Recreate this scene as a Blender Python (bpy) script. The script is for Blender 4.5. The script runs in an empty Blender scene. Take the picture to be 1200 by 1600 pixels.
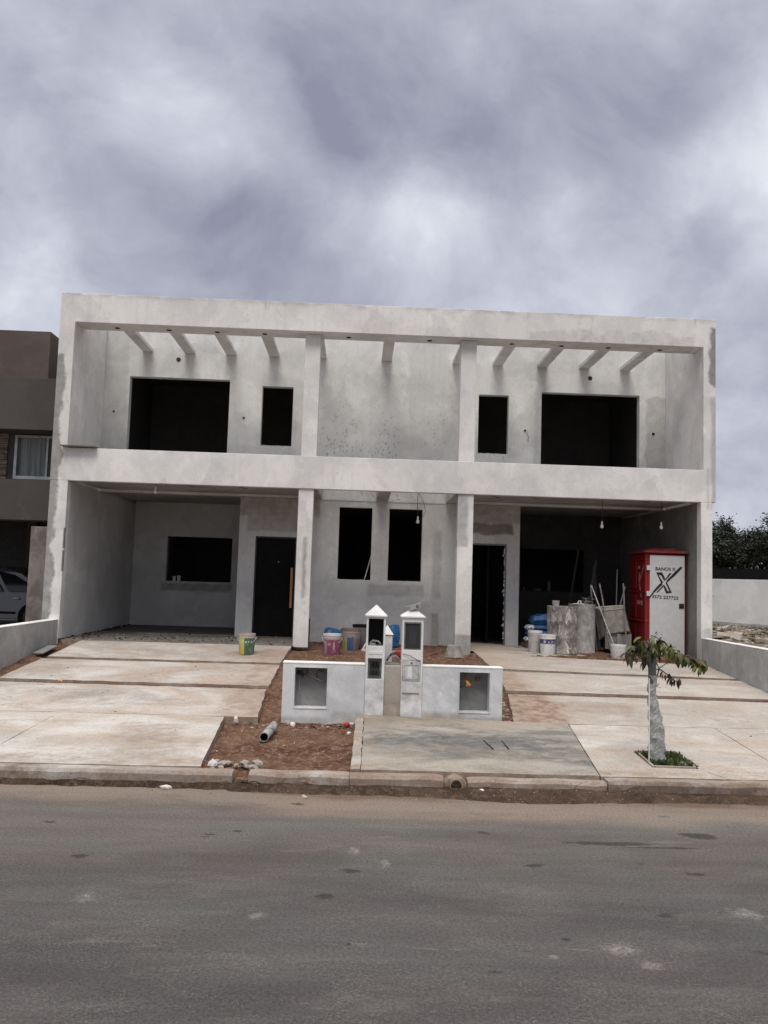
import bpy, bmesh, math, random
from mathutils import Vector, Matrix, noise
random.seed(7)
SC = bpy.context.scene
COL = SC.collection
R = math.radians

# ------------------------------------------------------------------ camera
CAMP = Vector((-0.56, -16.2, 1.33))
pitch, roll, yaw = .0805, .0312, .0316
Fv = Vector((math.sin(yaw)*math.cos(pitch), math.cos(yaw)*math.cos(pitch), math.sin(pitch)))
Rv = Vector((math.cos(yaw), -math.sin(yaw), 0)); Uv = Rv.cross(Fv)
Rr = Rv*math.cos(roll)+Uv*math.sin(roll); Ur = -Rv*math.sin(roll)+Uv*math.cos(roll)
# fixed survey frame (measured directions -> world positions), independent of the render camera
SP = Vector((-0.56, -16.2, 1.33)); SF = Vector((.031492, .996262, .080413)); _sr = Vector((.999501, -.031595, 0)); _su = _sr.cross(SF)
SRt = _sr*math.cos(.0312)+_su*math.sin(.0312); SUp = -_sr*math.sin(.0312)+_su*math.cos(.0312)
cd = bpy.data.cameras.new('camera'); cam = bpy.data.objects.new('camera', cd); COL.objects.link(cam)
cam.matrix_world = Matrix(((Rr.x, Ur.x, -Fv.x, CAMP.x), (Rr.y, Ur.y, -Fv.y, CAMP.y), (Rr.z, Ur.z, -Fv.z, CAMP.z), (0, 0, 0, 1)))
cd.sensor_fit = 'HORIZONTAL'; cd.sensor_width = 36; cd.lens = 36*1286/1200; cd.clip_end = 3000; cd.clip_start = .05
SC.camera = cam

# ------------------------------------------------------------------ node helper
class N:
    def __init__(s, tree): s.t = tree; s.L = tree.links
    def new(s, k, **kw):
        n = s.t.nodes.new(k)
        for a, b in kw.items(): setattr(n, a, b)
        return n
    def inp(s, n, i, v):
        if v is None: return
        if hasattr(v, 'is_output'): s.L.new(v, n.inputs[i])
        else:
            d = n.inputs[i].default_value
            if hasattr(d, '__len__') and not hasattr(v, '__len__'): v = (v,)*len(d)
            elif hasattr(d, '__len__') and len(d) == 4 and len(v) == 3: v = (*v, 1)
            n.inputs[i].default_value = v
    def m(s, op, a, b=None, c=None, clamp=False):
        n = s.new('ShaderNodeMath', operation=op, use_clamp=clamp)
        s.inp(n, 0, a); s.inp(n, 1, b); s.inp(n, 2, c); return n.outputs[0]
    def vm(s, op, a, b=None, out=0):
        n = s.new('ShaderNodeVectorMath', operation=op); s.inp(n, 0, a); s.inp(n, 1, b); return n.outputs[out]
    def mix(s, f, a, b, blend='MIX'):
        n = s.new('ShaderNodeMix', data_type='RGBA', blend_type=blend)
        s.inp(n, 0, f); s.inp(n, 6, a); s.inp(n, 7, b); return n.outputs[2]
    def noise(s, v, sc, det=4, ro=.55, dist=0):
        n = s.new('ShaderNodeTexNoise'); s.inp(n, 'Vector', v); s.inp(n, 'Scale', sc); s.inp(n, 'Detail', det)
        s.inp(n, 'Roughness', ro); s.inp(n, 'Distortion', dist); return n.outputs[0]
    def vor(s, v, sc, feat='F1', out=0):
        n = s.new('ShaderNodeTexVoronoi', feature=feat); s.inp(n, 'Vector', v); s.inp(n, 'Scale', sc); return n.outputs[out]
    def ss(s, v, a, b, lo=0, hi=1):
        n = s.new('ShaderNodeMapRange', interpolation_type='SMOOTHSTEP', clamp=True)
        s.inp(n, 0, v); s.inp(n, 1, a); s.inp(n, 2, b); s.inp(n, 3, lo); s.inp(n, 4, hi); return n.outputs[0]
    def sep(s, v):
        n = s.new('ShaderNodeSeparateXYZ'); s.inp(n, 0, v); return n.outputs
    def comb(s, x, y, z):
        n = s.new('ShaderNodeCombineXYZ'); s.inp(n, 0, x); s.inp(n, 1, y); s.inp(n, 2, z); return n.outputs[0]
    def scale(s, v, sx, sy, sz): return s.vm('MULTIPLY', v, (sx, sy, sz))
    def bump(s, h, st, d=.01, nrm=None):
        n = s.new('ShaderNodeBump'); s.inp(n, 'Strength', st); s.inp(n, 'Distance', d); s.inp(n, 'Height', h)
        if nrm: s.inp(n, 'Normal', nrm)
        return n.outputs[0]

MATS = {}
def newmat(name):
    m = bpy.data.materials.new(name); m.use_nodes = True; t = m.node_tree
    b = t.nodes['Principled BSDF']; MATS[name] = m
    n = N(t)
    g = t.nodes.new('ShaderNodeNewGeometry'); tc = t.nodes.new('ShaderNodeTexCoord')
    return m, n, b, g.outputs['Position'], tc.outputs['Object']

# ------------------------------------------------------------------ world (overcast)
W = bpy.data.worlds.new('World'); SC.world = W; W.use_nodes = True
wt = W.node_tree; wt.nodes.clear(); n = N(wt)
out = n.new('ShaderNodeOutputWorld')
sky = n.new('ShaderNodeTexSky', sky_type='NISHITA'); sky.sun_disc = False
SUN_EL, SUN_AZ = R(58), R(188)      # azimuth clockwise from +Y: the sun stands behind the camera
sky.sun_elevation = SUN_EL; sky.sun_rotation = SUN_AZ
bg1 = n.new('ShaderNodeBackground'); n.inp(bg1, 0, sky.outputs[0]); bg1.inputs[1].default_value = .07
tc = n.new('ShaderNodeTexCoord'); d = n.vm('NORMALIZE', tc.outputs['Generated'])
dx, dy, dz = n.sep(d)
zz = n.m('ADD', n.m('MAXIMUM', dz, 0.0), .75)      # flattened cloud deck
p = n.comb(n.m('DIVIDE', dx, zz), n.m('DIVIDE', dy, zz), 1.3)
w1 = n.new('ShaderNodeTexNoise'); n.inp(w1, 'Vector', p); n.inp(w1, 'Scale', 3.0); n.inp(w1, 'Detail', 3)
p2 = n.vm('ADD', p, n.vm('MULTIPLY', n.vm('SUBTRACT', w1.outputs[1], (.5, .5, .5)), (.22, .22, .1)))
c1 = n.noise(p2, 2.9, 7, .50, .0)
c2 = n.noise(p2, 8.5, 9, .60, .0)
c3 = n.noise(n.scale(p2, 1, 1.7, 1), 19, 6, .6, .3)
cl = n.m('ADD', n.m('MULTIPLY', c1, .74), n.m('ADD', n.m('MULTIPLY', c2, .34), n.m('MULTIPLY', c3, .09)))
def pixdir(u, v): return (SF + SRt*((u-600)/1286) - SUp*((v-800)/1286)).normalized()
dw = n.vm('ADD', d, n.vm('MULTIPLY', n.vm('SUBTRACT', n.new('ShaderNodeTexNoise').outputs[1], (.5, .5, .5)), (0, 0, 0)))
wn = n.new('ShaderNodeTexNoise'); n.inp(wn, 'Vector', p); n.inp(wn, 'Scale', 5.5); n.inp(wn, 'Detail', 6)
dw = n.vm('NORMALIZE', n.vm('ADD', d, n.vm('MULTIPLY', n.vm('SUBTRACT', wn.outputs[1], (.5, .5, .5)), (.2, .2, .16))))
lift = None
for (u, v, rad, amp) in [(650, 365, .12, .20), (540, 290, .10, .17), (420, 215, .10, .14), (270, 195, .12, .17), (1190, 250, .11, .16), (60, 170, .10, .12), (30, 345, .09, .14), (860, 170, .20, -.17), (1010, 190, .12, -.10), (390, 350, .13, -.08), (230, 330, .12, -.03), (1060, 400, .12, -.09), (620, 60, .2, -.10), (160, 60, .16, -.09), (1130, 90, .14, -.14), (820, 20, .12, -.08), (1000, 470, .12, .10), (30, 480, .10, .12), (760, 440, .2, .06), (300, 440, .14, .03), (880, 320, .1, .04)]:
    q = pixdir(u, v); dd = n.vm('DISTANCE', dw, tuple(q), out=1)
    g = n.m('MULTIPLY', n.ss(dd, rad, 0), amp); lift = g if lift is None else n.m('ADD', lift, g)
cl = n.m('ADD', n.m('SUBTRACT', n.m('MULTIPLY', cl, 1.6), .475), n.m('MULTIPLY', lift, 1.25))
ramp = n.new('ShaderNodeValToRGB'); n.inp(ramp, 0, cl); e = ramp.color_ramp.elements
e[0].position = .16; e[0].color = (.270, .280, .365, 1)
e[1].position = .40; e[1].color = (.420, .434, .520, 1)
for ps, c in [(.57, (.565, .585, .675, 1)), (.78, (.78, .80, .865, 1))]:
    k = e.new(ps); k.color = c
# an overcast sky grows brighter and more neutral towards the zenith
zen = n.ss(dz, .56, .98)
cie = n.comb(n.m('ADD', .90, n.m('MULTIPLY', zen, 3.1)), n.m('ADD', .90, n.m('MULTIPLY', zen, 2.85)), n.m('ADD', .90, n.m('MULTIPLY', zen, 2.2)))
bg2 = n.new('ShaderNodeBackground'); n.inp(bg2, 0, n.vm('MULTIPLY', ramp.outputs[0], cie)); bg2.inputs[1].default_value = 1.0
mx = n.new('ShaderNodeMixShader'); mx.inputs[0].default_value = .95
n.L.new(bg1.outputs[0], mx.inputs[1]); n.L.new(bg2.outputs[0], mx.inputs[2]); n.L.new(mx.outputs[0], out.inputs[0])

sd = bpy.data.lights.new('sun', 'SUN'); sd.energy = 1.5; sd.angle = R(24); sd.color = (1, .94, .86)
so = bpy.data.objects.new('sun', sd); COL.objects.link(so)
sdir = Vector((math.sin(SUN_AZ)*math.cos(SUN_EL), math.cos(SUN_AZ)*math.cos(SUN_EL), math.sin(SUN_EL)))
so.rotation_euler = sdir.to_track_quat('Z', 'Y').to_euler()
SC.view_settings.view_transform = 'Standard'; SC.view_settings.look = 'None'
SC.view_settings.exposure = .25; SC.view_settings.gamma = 1; SC.view_settings.use_curve_mapping = False

# ------------------------------------------------------------------ materials
def patch(n, P, x0, x1, z0, z1, soft=.05, wob=.12, sc=3.0, ax=(0, 2)):
    """irregular rectangle mask in world x/z"""
    w = n.new('ShaderNodeTexNoise'); n.inp(w, 'Vector', P); n.inp(w, 'Scale', sc); n.inp(w, 'Detail', 5)
    q = n.vm('ADD', P, n.vm('MULTIPLY', n.vm('SUBTRACT', w.outputs[1], (.5, .5, .5)), (wob*2,)*3))
    c = n.sep(q); x, z = c[ax[0]], c[ax[1]]
    a = n.m('MULTIPLY', n.ss(x, x0-soft, x0+soft), n.ss(x, x1+soft, x1-soft))
    b = n.m('MULTIPLY', n.ss(z, z0-soft, z0+soft), n.ss(z, z1+soft, z1-soft))
    return n.m('MULTIPLY', a, b)

def plaster(name, base, dark, light, blotch=.5, streak_top=None, spat=0, patches=(), rough=.9, bumps=.35, fine=1.0):
    m, n, b, P, O = newmat(name)
    big = n.noise(P, .9, 6, .6, .6); mid = n.noise(P, 3.3, 6, .62, .4); tro = n.noise(n.scale(P, 1, 1, .6), 8, 6, .65, 1.2)
    col = n.mix(n.m('MULTIPLY', n.ss(big, .42, .60), blotch*1.15), base, dark)
    col = n.mix(n.m('MULTIPLY', n.ss(mid, .48, .72), blotch*.9), col, light)
    col = n.mix(n.m('MULTIPLY', n.ss(tro, .52, .68), blotch*.8), col, dark)
    vert = n.noise(n.scale(P, 5, 5, .35), 1.6, 5, .6)
    col = n.mix(n.m('MULTIPLY', n.ss(vert, .50, .72), .28*blotch*2), col, dark)
    for (x0, x1, z0, z1, c, amt, wob) in patches:
        mk = patch(n, P, x0, x1, z0, z1, .04, wob)
        var = n.ss(n.noise(P, 6, 5, .65), .3, .7, .72, 1.15)
        col = n.mix(n.m('MULTIPLY', mk, amt), col, n.vm('MULTIPLY', c, n.comb(var, var, var)))
    if streak_top:
        z0, z1, amt, c = streak_top
        z = n.sep(P)[2]
        st = n.noise(n.scale(P, 14, 14, .5), 1, 5, .7)
        loc = n.noise(n.scale(P, 1.1, 1, 0), 1.0, 2, .5)
        lim = n.m('ADD', z0, n.m('MULTIPLY', n.ss(loc, .35, .65), -(z1-z0)*.8))
        clump = n.m('MULTIPLY', n.ss(n.noise(n.scale(P, 1, 1, 0), .9, 3, .6), .50, .60), n.ss(n.noise(n.scale(P, 1, 1, 0), 4.5, 2, .6), .42, .6))
        mk = n.m('MULTIPLY', n.m('MULTIPLY', n.ss(z, lim, z1), n.ss(st, .46, .62)), clump)
        edge = n.m('MULTIPLY', n.ss(z, z1-.15, z1+.03), n.ss(n.noise(n.scale(P, .5, 1, 1), 4.5, 5, .65), .42, .62))
        col = n.mix(n.m('MULTIPLY', n.m('MAXIMUM', mk, edge), amt), col, c)
    if spat:
        sp = n.vor(n.scale(P, 1, 1, .55), 17); z = n.sep(P)[2]
        th = n.ss(n.noise(n.scale(P, 1, 1, .5), 2.2, 3), .38, .6, 0.03, .36)
        xx = n.sep(P)[0]; mk = n.m('MULTIPLY', n.ss(sp, th, n.m('SUBTRACT', th, .08)), n.ss(z, spat[1], spat[0]))
        mk = n.m('MULTIPLY', mk, n.m('MULTIPLY', n.ss(xx, -1.6, -1.3), n.ss(xx, 3.0, 2.7)))
        mk = n.m('MULTIPLY', mk, n.ss(n.noise(P, 22, 3), .40, .50))
        col = n.mix(n.m('MULTIPLY', mk, spat[2]), col, (.13, .125, .12))
    wv = n.new('ShaderNodeTexNoise'); n.inp(wv, 'Vector', P); n.inp(wv, 'Scale', 2.5); n.inp(wv, 'Detail', 4)
    vc = n.vor(n.vm('ADD', n.scale(P, 1, 1, .8), n.vm('MULTIPLY', wv.outputs[1], (.55, .2, .55))), 1.15, out=1)
    cell = n.ss(n.sep(vc)[0], 0, 1, .93, 1.06); col = n.vm('MULTIPLY', col, n.comb(cell, cell, cell))
    scr = n.m('MULTIPLY', n.ss(n.noise(n.scale(P, 9, 9, 3), 2.3, 3, .5), .70, .735), n.ss(n.noise(P, 1.3, 2), .5, .6))
    col = n.mix(n.m('MULTIPLY', scr, .45), col, n.vm('MULTIPLY', dark, (.55, .54, .52)))
    fn = n.noise(P, 55, 4, .7)
    f2 = n.ss(fn, .25, .75, 1-.09*fine, 1+.07*fine)
    col = n.vm('MULTIPLY', col, n.comb(f2, f2, f2))
    n.inp(b, 'Base Color', col); n.inp(b, 'Roughness', rough); n.inp(b, 'Specular IOR Level', .25)
    h = n.m('ADD', n.m('MULTIPLY', tro, .6), n.m('MULTIPLY', fn, .25))
    n.inp(b, 'Normal', n.bump(n.m('ADD', h, n.m('MULTIPLY', mid, 1.2)), bumps, .012))
    return m

GR = (.27, .275, .265)
M_front = plaster('painted_plaster', (.70, .685, .67), (.53, .52, .51), (.78, .77, .755), .5,
    streak_top=(6.60, 6.81, .6, (.30, .29, .27)),
    patches=[(-6.75, -6.445, -1, 5.55, (.27, .27, .26), .85, .2), (6.47, 6.70, 5.45, 6.65, (.15, .155, .125), .8, .16), (6.43, 6.445, 2.9, 3.75, (.2, .2, .19), .7, .02), (6.50, 6.70, 2.9, 5.2, (.34, .34, .32), .6, .06),
             (1.40, 1.62, 2.0, 3.05, (.33, .33, .32), .7, .07), (1.42, 1.75, -.2, .28, (.30, .29, .27), .8, .07), (-1.62, -1.55, .9, 2.1, (.30, .30, .29), .8, .05), (2.8, 6.2, 6.2, 6.45, (.5, .49, .47), .5, .2), (6.30, 6.52, -.2, .55, (.33, .32, .30), .5, .12)])
M_back = plaster('grey_plaster', (.65, .65, .63), (.50, .502, .49), (.74, .74, .725), .55, spat=(3.8, 6.2, .5), bumps=.45,
    patches=[(-6.4, -5.75, 3.6, 6.9, (.36, .36, .35), .35, .2), (3.35, 3.6, 3.6, 6.6, (.36, .36, .35), .35, .15), (5.9, 6.4, 3.6, 5.6, (.33, .32, .31), .5, .2)])
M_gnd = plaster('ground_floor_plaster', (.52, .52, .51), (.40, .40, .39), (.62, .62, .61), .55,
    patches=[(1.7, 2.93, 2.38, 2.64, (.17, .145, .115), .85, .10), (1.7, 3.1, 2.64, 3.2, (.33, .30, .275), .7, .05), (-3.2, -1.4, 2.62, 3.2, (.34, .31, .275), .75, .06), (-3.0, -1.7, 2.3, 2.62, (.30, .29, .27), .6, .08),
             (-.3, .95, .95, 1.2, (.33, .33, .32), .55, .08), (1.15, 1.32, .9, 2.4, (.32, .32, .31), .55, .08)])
M_garL = plaster('garage_plaster', (.56, .56, .545), (.43, .43, .42), (.64, .64, .63), .5,
    patches=[(-5.5, -3.7, .86, 1.06, (.30, .295, .28), .8, .05)])
M_garR = plaster('dark_cement_render', (.085, .083, .078), (.055, .053, .05), (.12, .117, .11), .6)  # render colour set far darker than the left carport plaster
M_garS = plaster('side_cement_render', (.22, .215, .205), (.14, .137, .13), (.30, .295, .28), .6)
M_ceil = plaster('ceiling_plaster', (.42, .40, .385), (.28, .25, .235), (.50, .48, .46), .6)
M_low = plaster('low_wall_plaster', (.42, .42, .41), (.28, .28, .27), (.50, .50, .49), .6, bumps=.4)
M_coping = plaster('white_coping', (.74, .73, .71), (.58, .57, .55), (.80, .79, .77), .4)
M_meter = plaster('white_skim_plaster', (.61, .62, .63), (.44, .455, .47), (.72, .725, .73), .65, bumps=.4,
    patches=[(.42, .98, -.62, -.47, (.40, .35, .30), .8, .05), (.95, 1.6, -.62, -.53, (.42, .38, .34), .7, .04), (-.85, -.42, -.64, -.50, (.42, .41, .39), .7, .04), (-1.6, -.9, -.7, -.58, (.36, .37, .36), .7, .04)])
M_pillar = plaster('white_pillar_plaster', (.74, .735, .725), (.56, .56, .55), (.82, .815, .81), .6, patches=[(-.5, .5, -.8, -.02, (.57, .575, .58), .9, .14), (.1, .45, -.32, -.16, (.46, .44, .42), .5, .06)])
M_beige = plaster('beige_render', (.42, .38, .335), (.30, .26, .22), (.50, .47, .43), .6, patches=[(-.2, .2, -.65, -.35, (.34, .28, .22), .7, .06)])
M_nb1 = plaster('brown_textured_paint', (.105, .083, .076), (.085, .068, .062), (.125, .10, .092), .5)
M_nb2 = plaster('dark_grey_paint', (.078, .068, .064), (.068, .060, .057), (.088, .078, .074), .4)
M_nbpost = plaster('brown_grey_render', (.19, .175, .16), (.12, .10, .092), (.26, .24, .22), .8)
M_farwall = plaster('white_perimeter_paint', (.70, .70, .70), (.58, .58, .58), (.76, .76, .76), .5)
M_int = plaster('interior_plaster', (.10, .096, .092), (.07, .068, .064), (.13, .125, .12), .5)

def concrete(name, base, light, dark, tint, tamt=.6, xsplit=None, sc=1.0, rough=.85, stains=()):
    m, n, b, P, O = newmat(name)
    Q = n.scale(P, .7, 1.25, 1)
    a = n.noise(Q, .9*sc, 7, .62, .8); c = n.noise(Q, 3.1*sc, 7, .65, .6); d_ = n.noise(n.scale(P, 1, 2.2, 1), 8*sc, 6, .7, .5)
    col = n.mix(n.ss(a, .40, .62), base, light)
    col = n.mix(n.m('MULTIPLY', n.ss(c, .50, .70), .55), col, dark)
    col = n.mix(n.m('MULTIPLY', n.ss(d_, .52, .72), .45), col, light)
    t1 = n.noise(n.scale(P, 1.0, 1.4, 1), .75, 6, .6, 1.0)
    tm = n.m('MULTIPLY', n.ss(t1, .42, .66), tamt)
    if xsplit:
        x = n.sep(P)[0]
        for (xa, xb, amt) in xsplit:
            k = n.m('MULTIPLY', n.ss(n.m('ADD', x, n.m('MULTIPLY', n.m('SUBTRACT', c, .5), 1.6)), xa, xb), amt)
            tm = n.m('MAXIMUM', tm, k)
    col = n.mix(tm, col, n.mix(n.ss(c, .4, .6), tint, n.vm('MULTIPLY', tint, (1.25, 1.2, 1.15))))
    sc2 = n.noise(n.scale(P, 3, 9, 3), 2.2, 7, .75, 1.5)
    col = n.mix(n.m('MULTIPLY', n.ss(sc2, .54, .64), .42), col, light); col = n.mix(n.m('MULTIPLY', n.ss(sc2, .45, .36), .42), col, dark)
    foot = n.m('MULTIPLY', n.ss(n.noise(n.scale(P, 1, 1.6, 1), 6.5, 5, .7, 1), .58, .63), n.ss(n.noise(P, 1.1, 2), .45, .6))
    col = n.mix(n.m('MULTIPLY', foot, .5), col, n.vm('MULTIPLY', tint, (.62, .58, .55)))
    sp = n.noise(P, 40, 5, .8); s2 = n.ss(sp, .3, .7, .80, 1.17)
    for (x0, x1, y0, y1, c_, amt, wob) in stains:
        mk = n.m('MULTIPLY', patch(n, P, x0, x1, y0, y1, .12, wob, 2.2, (0, 1)), n.ss(n.noise(P, 5.5, 6, .68), .36, .62, .25, 1))
        col = n.mix(n.m('MULTIPLY', mk, amt), col, c_)
    dots = n.m('MULTIPLY', n.ss(n.vor(P, 7), .09, .05), n.ss(n.noise(P, 1.7, 2), .55, .62))
    col = n.mix(n.m('MULTIPLY', dots, .7), col, (.09, .08, .07))
    col = n.vm('MULTIPLY', col, n.comb(s2, s2, s2))
    n.inp(b, 'Base Color', col); n.inp(b, 'Roughness', rough); n.inp(b, 'Specular IOR Level', .3)
    n.inp(b, 'Normal', n.bump(n.m('ADD', n.m('MULTIPLY', c, .8), n.m('MULTIPLY', sp, .25)), .35, .01))
    return m
M_slabL = concrete('driveway_concrete', (.36, .325, .295), (.50, .475, .45), (.25, .215, .185), (.32, .235, .175), .6, xsplit=[(-3.4, -1.7, .5)], stains=[(-2.3, -1.7, -5.0, -.4, (.175, .098, .062), .45, .25), (-4.6, -3.2, -4.5, -3.9, (.17, .15, .13), .4, .5), (-2.9, -2.2, -1.6, -.6, (.175, .098, .062), .35, .3), (-6, -5, -3.2, -1.8, (.2,.18,.165), .3, .4)])
M_slabR = concrete('driveway_concrete_tan', (.36, .325, .29), (.45, .42, .39), (.26, .225, .195), (.31, .235, .175), .32, xsplit=[(3.4, 1.6, .75)], stains=[(1.5, 2.45, -5.0, -3.3, (.175, .098, .062), .8, .35), (1.7, 2.3, -3.2, -1.7, (.175, .098, .062), .5, .3), (2.3, 3.6, -4.5, -3.8, (.175, .098, .062), .35, .5), (4.4, 5.2, -2.9, -2.3, (.50,.47,.43), .5, .25)])
M_walk = concrete('pavement_concrete', (.39, .355, .32), (.53, .505, .475), (.27, .235, .205), (.35, .27, .205), .5, sc=.8, stains=[(-5, -2, -7.75, -7.35, (.2, .14, .1), .5, .15), (-3.3, -2.5, -6.6, -5.6, (.175, .098, .062), .4, .35), (-3.0, -2.2, -7.4, -6.4, (.24,.185,.145), .5, .4), (1.9, 5, -7.75, -7.5, (.2, .15, .11), .5, .1), (2.4, 2.7, -7.4, -6.3, (.2,.16,.13), .3, .2)])
M_greyslab = concrete('damp_grey_concrete', (.165, .158, .142), (.33, .305, .27), (.06, .06, .058), (.27, .215, .165), .6, sc=1.5, stains=[(-.4, 1.9, -6.6, -5.9, (.075, .077, .078), .75, .5), (.3, 2.2, -7.3, -6.5, (.085, .085, .084), .6, .4), (-.4, .3, -5.6, -5.2, (.33, .27, .21), .5, .3), (-.4, 2.2, -5.3, -4.9, (.30, .24, .185), .6, .2), (-.45, 1.9, -7.6, -7.2, (.34, .31, .27), .5, .3)])
M_kerb = concrete('kerb_concrete', (.30, .27, .245), (.44, .415, .38), (.17, .14, .12), (.20, .14, .10), .65, sc=2.5, stains=[(-.6, 5, -8.1, -7.9, (.10, .066, .046), .85, .06), (-3.9, -3.6, -8.1, -7.7, (.12, .07, .05), .8, .08), (-1.3, -1.0, -8.1, -7.7, (.12, .07, .05), .7, .08), (-14, -1.6, -8.1, -7.955, (.14, .10, .075), .7, .02)])
M_edge = concrete('slab_edge_concrete', (.26, .21, .17), (.36, .31, .27), (.15, .11, .09), (.19, .125, .09), .7, sc=3)
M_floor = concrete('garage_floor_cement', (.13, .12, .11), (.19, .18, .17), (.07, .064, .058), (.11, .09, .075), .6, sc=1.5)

def soilmat(name, a, b_, c_, bump=.9):
    m, n, b, P, O = newmat(name)
    x = n.noise(P, 2.2, 8, .65, .6); y = n.noise(P, 12, 7, .7, .5); z = n.noise(P, 60, 5, .75)
    col = n.mix(n.ss(x, .35, .65), a, b_); col = n.mix(n.m('MULTIPLY', n.ss(y, .46, .64), .8), col, c_)
    peb = n.m('MULTIPLY', n.ss(n.vor(P, 42), .2, .12), n.ss(n.noise(P, 9, 3), .5, .62))
    col = n.mix(n.m('MULTIPLY', peb, .6), col, (.42, .36, .31))
    s = n.ss(z, .3, .7, .75, 1.25); col = n.vm('MULTIPLY', col, n.comb(s, s, s))
    n.inp(b, 'Base Color', col); n.inp(b, 'Roughness', .97); n.inp(b, 'Specular IOR Level', .1)
    n.inp(b, 'Normal', n.bump(n.m('ADD', y, n.m('MULTIPLY', z, .4)), bump, .03)); return m
M_soil = soilmat('red_brown_soil', (.085, .040, .026), (.15, .085, .056), (.24, .16, .115))
M_soild = soilmat('damp_gutter_soil', (.045, .029, .021), (.075, .05, .036), (.11, .078, .058))
M_lot = soilmat('rubble_lot_soil', (.15, .115, .085), (.085, .085, .045), (.28, .235, .20))
M_farg = soilmat('dry_ground', (.20, .16, .12), (.14, .13, .08), (.25, .2, .16))

# asphalt
m, n, b, P, O = newmat('dusty_asphalt'); M_asph = m
x, y, z = n.sep(P)
g1 = n.noise(P, 85, 3, .8); g2 = n.vor(P, 60); g3 = n.noise(P, 28, 5, .75)
big = n.noise(n.scale(P, .35, 1, 1), .9, 6, .62, .6); mid = n.noise(n.scale(P, .5, 1.6, 1), 2.4, 6, .65, .8)
col = n.mix(n.ss(big, .35, .68), (.058, .055, .054), (.083, .079, .077))
col = n.mix(n.m('MULTIPLY', n.ss(mid, .5, .7), .45), col, (.098, .091, .086))
far = n.m('ADD', y, n.m('MULTIPLY', n.m('SUBTRACT', mid, .5), 1.5))
col = n.mix(n.m('MULTIPLY', n.ss(far, -10.9, -8.6), .6), col, (.135, .118, .105))
dirt = n.m('ADD', n.m('SUBTRACT', y, n.ss(x, -.6, -2.6, 0, -.0)), n.m('MULTIPLY', n.m('SUBTRACT', n.noise(n.scale(P, .5, 1, 1), 3, 6, .6), .5), .8))
dirt = n.m('SUBTRACT', dirt, n.ss(x, -.4, -2.4, 0, .42))
col = n.mix(n.m('MULTIPLY', n.ss(dirt, -9.1, -8.6), .75), col, (.205, .160, .128))
col = n.mix(n.m('MULTIPLY', n.ss(dirt, -8.34, -8.12), .75), col, (.11, .066, .044))
mot = n.noise(n.scale(P, .7, 1.5, 1), 1.6, 7, .68, .4)
col = n.mix(n.m('MULTIPLY', n.ss(mot, .50, .66), .2), col, (.155, .145, .138)); col = n.mix(n.m('MULTIPLY', n.ss(mot, .46, .34), .2), col, (.045, .042, .041))
# scuffs: pale dusty smears running with the road
sm = n.noise(n.scale(P, .9, 3.2, 1), 1.7, 5, .6, 1.2)
col = n.mix(n.m('MULTIPLY', n.ss(sm, .63, .74), .32), col, (.20, .18, .165))
# oil / water spots
sv = n.vor(n.vm('ADD', n.scale(P, 1, 1.6, 1), n.vm('MULTIPLY', n.comb(mid, g3, 0), (.5, .25, 0))), 1.5)
spots = n.m('MULTIPLY', n.ss(sv, .115, .085), n.ss(n.noise(P, .8, 2), .44, .52))
def blob(cx, cy, rx, ry, soft=.3, wob=.5):
    w = n.noise(P, 5, 5, .65); dxx = n.m('DIVIDE', n.m('SUBTRACT', x, cx), rx); dyy = n.m('DIVIDE', n.m('SUBTRACT', y, cy), ry)
    r_ = n.m('SQRT', n.m('ADD', n.m('MULTIPLY', dxx, dxx), n.m('MULTIPLY', dyy, dyy)))
    return n.ss(n.m('ADD', r_, n.m('MULTIPLY', n.m('SUBTRACT', w, .5), wob*4)), 1, 1-soft)
for bb in [(1.6, -9.42, .42, .05), (2.42, -9.15, .16, .09), (1.95, -9.5, .35, .03), (-1.66, -9.4, .06, .03), (-1.45, -9.3, .05, .03), (.75, -11.22, .03, .025), (-.53, -11.33, .03, .03), (-1.68, -9.46, .05, .02)]:
    spots = n.m('MAXIMUM', spots, blob(*bb))
col = n.mix(n.m('MULTIPLY', spots, .7), col, (.022, .018, .016))
pale = None
for bb in [(1.02, -11.35, .16, .12), (1.16, -11.55, .1, .07), (.62, -11.45, .05, .04), (-1.1, -10.95, .06, .08), (1.45, -12.2, .15, .1), (2.0, -10.8, .2, .12), (-2.2, -10.7, .12, .1), (-.5, -9.7, .06, .12), (-.27, -10.0, .05, .15)]:
    k = blob(*bb, soft=.9, wob=.7); pale = k if pale is None else n.m('MAXIMUM', pale, k)
col = n.mix(n.m('MULTIPLY', pale, n.ss(g3, .38, .62, .1, .7)), col, (.27, .25, .235))
hue = n.ss(n.noise(n.scale(P, .6, 1.2, 1), 1.1, 3), .4, .6)
col = n.vm('MULTIPLY', col, n.mix(hue, (1.03, .985, .985), (.985, 1.01, 1.0)))
gg = n.noise(P, 48, 6, .85); gs_ = n.ss(gg, .34, .66, .62, 1.4); col = n.vm('MULTIPLY', col, n.comb(gs_, gs_, gs_))
trk = n.noise(n.scale(P, .12, 2.4, 1), 1.5, 4, .6); tr2 = n.ss(trk, .35, .65, .94, 1.08); col = n.vm('MULTIPLY', col, n.comb(tr2, tr2, tr2))
near = n.ss(y, -9.0, -11.2, .25, 1)
gm = n.ss(n.noise(n.scale(P, .7, 1.4, 1), 3.4, 5, .65), .38, .64, .15, 1.1); near = n.m('MULTIPLY', near, gm)
spk = n.m('MULTIPLY', n.ss(g1, .56, .66), near); col = n.mix(n.m('MULTIPLY', spk, .65), col, (.20, .19, .18))
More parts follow.
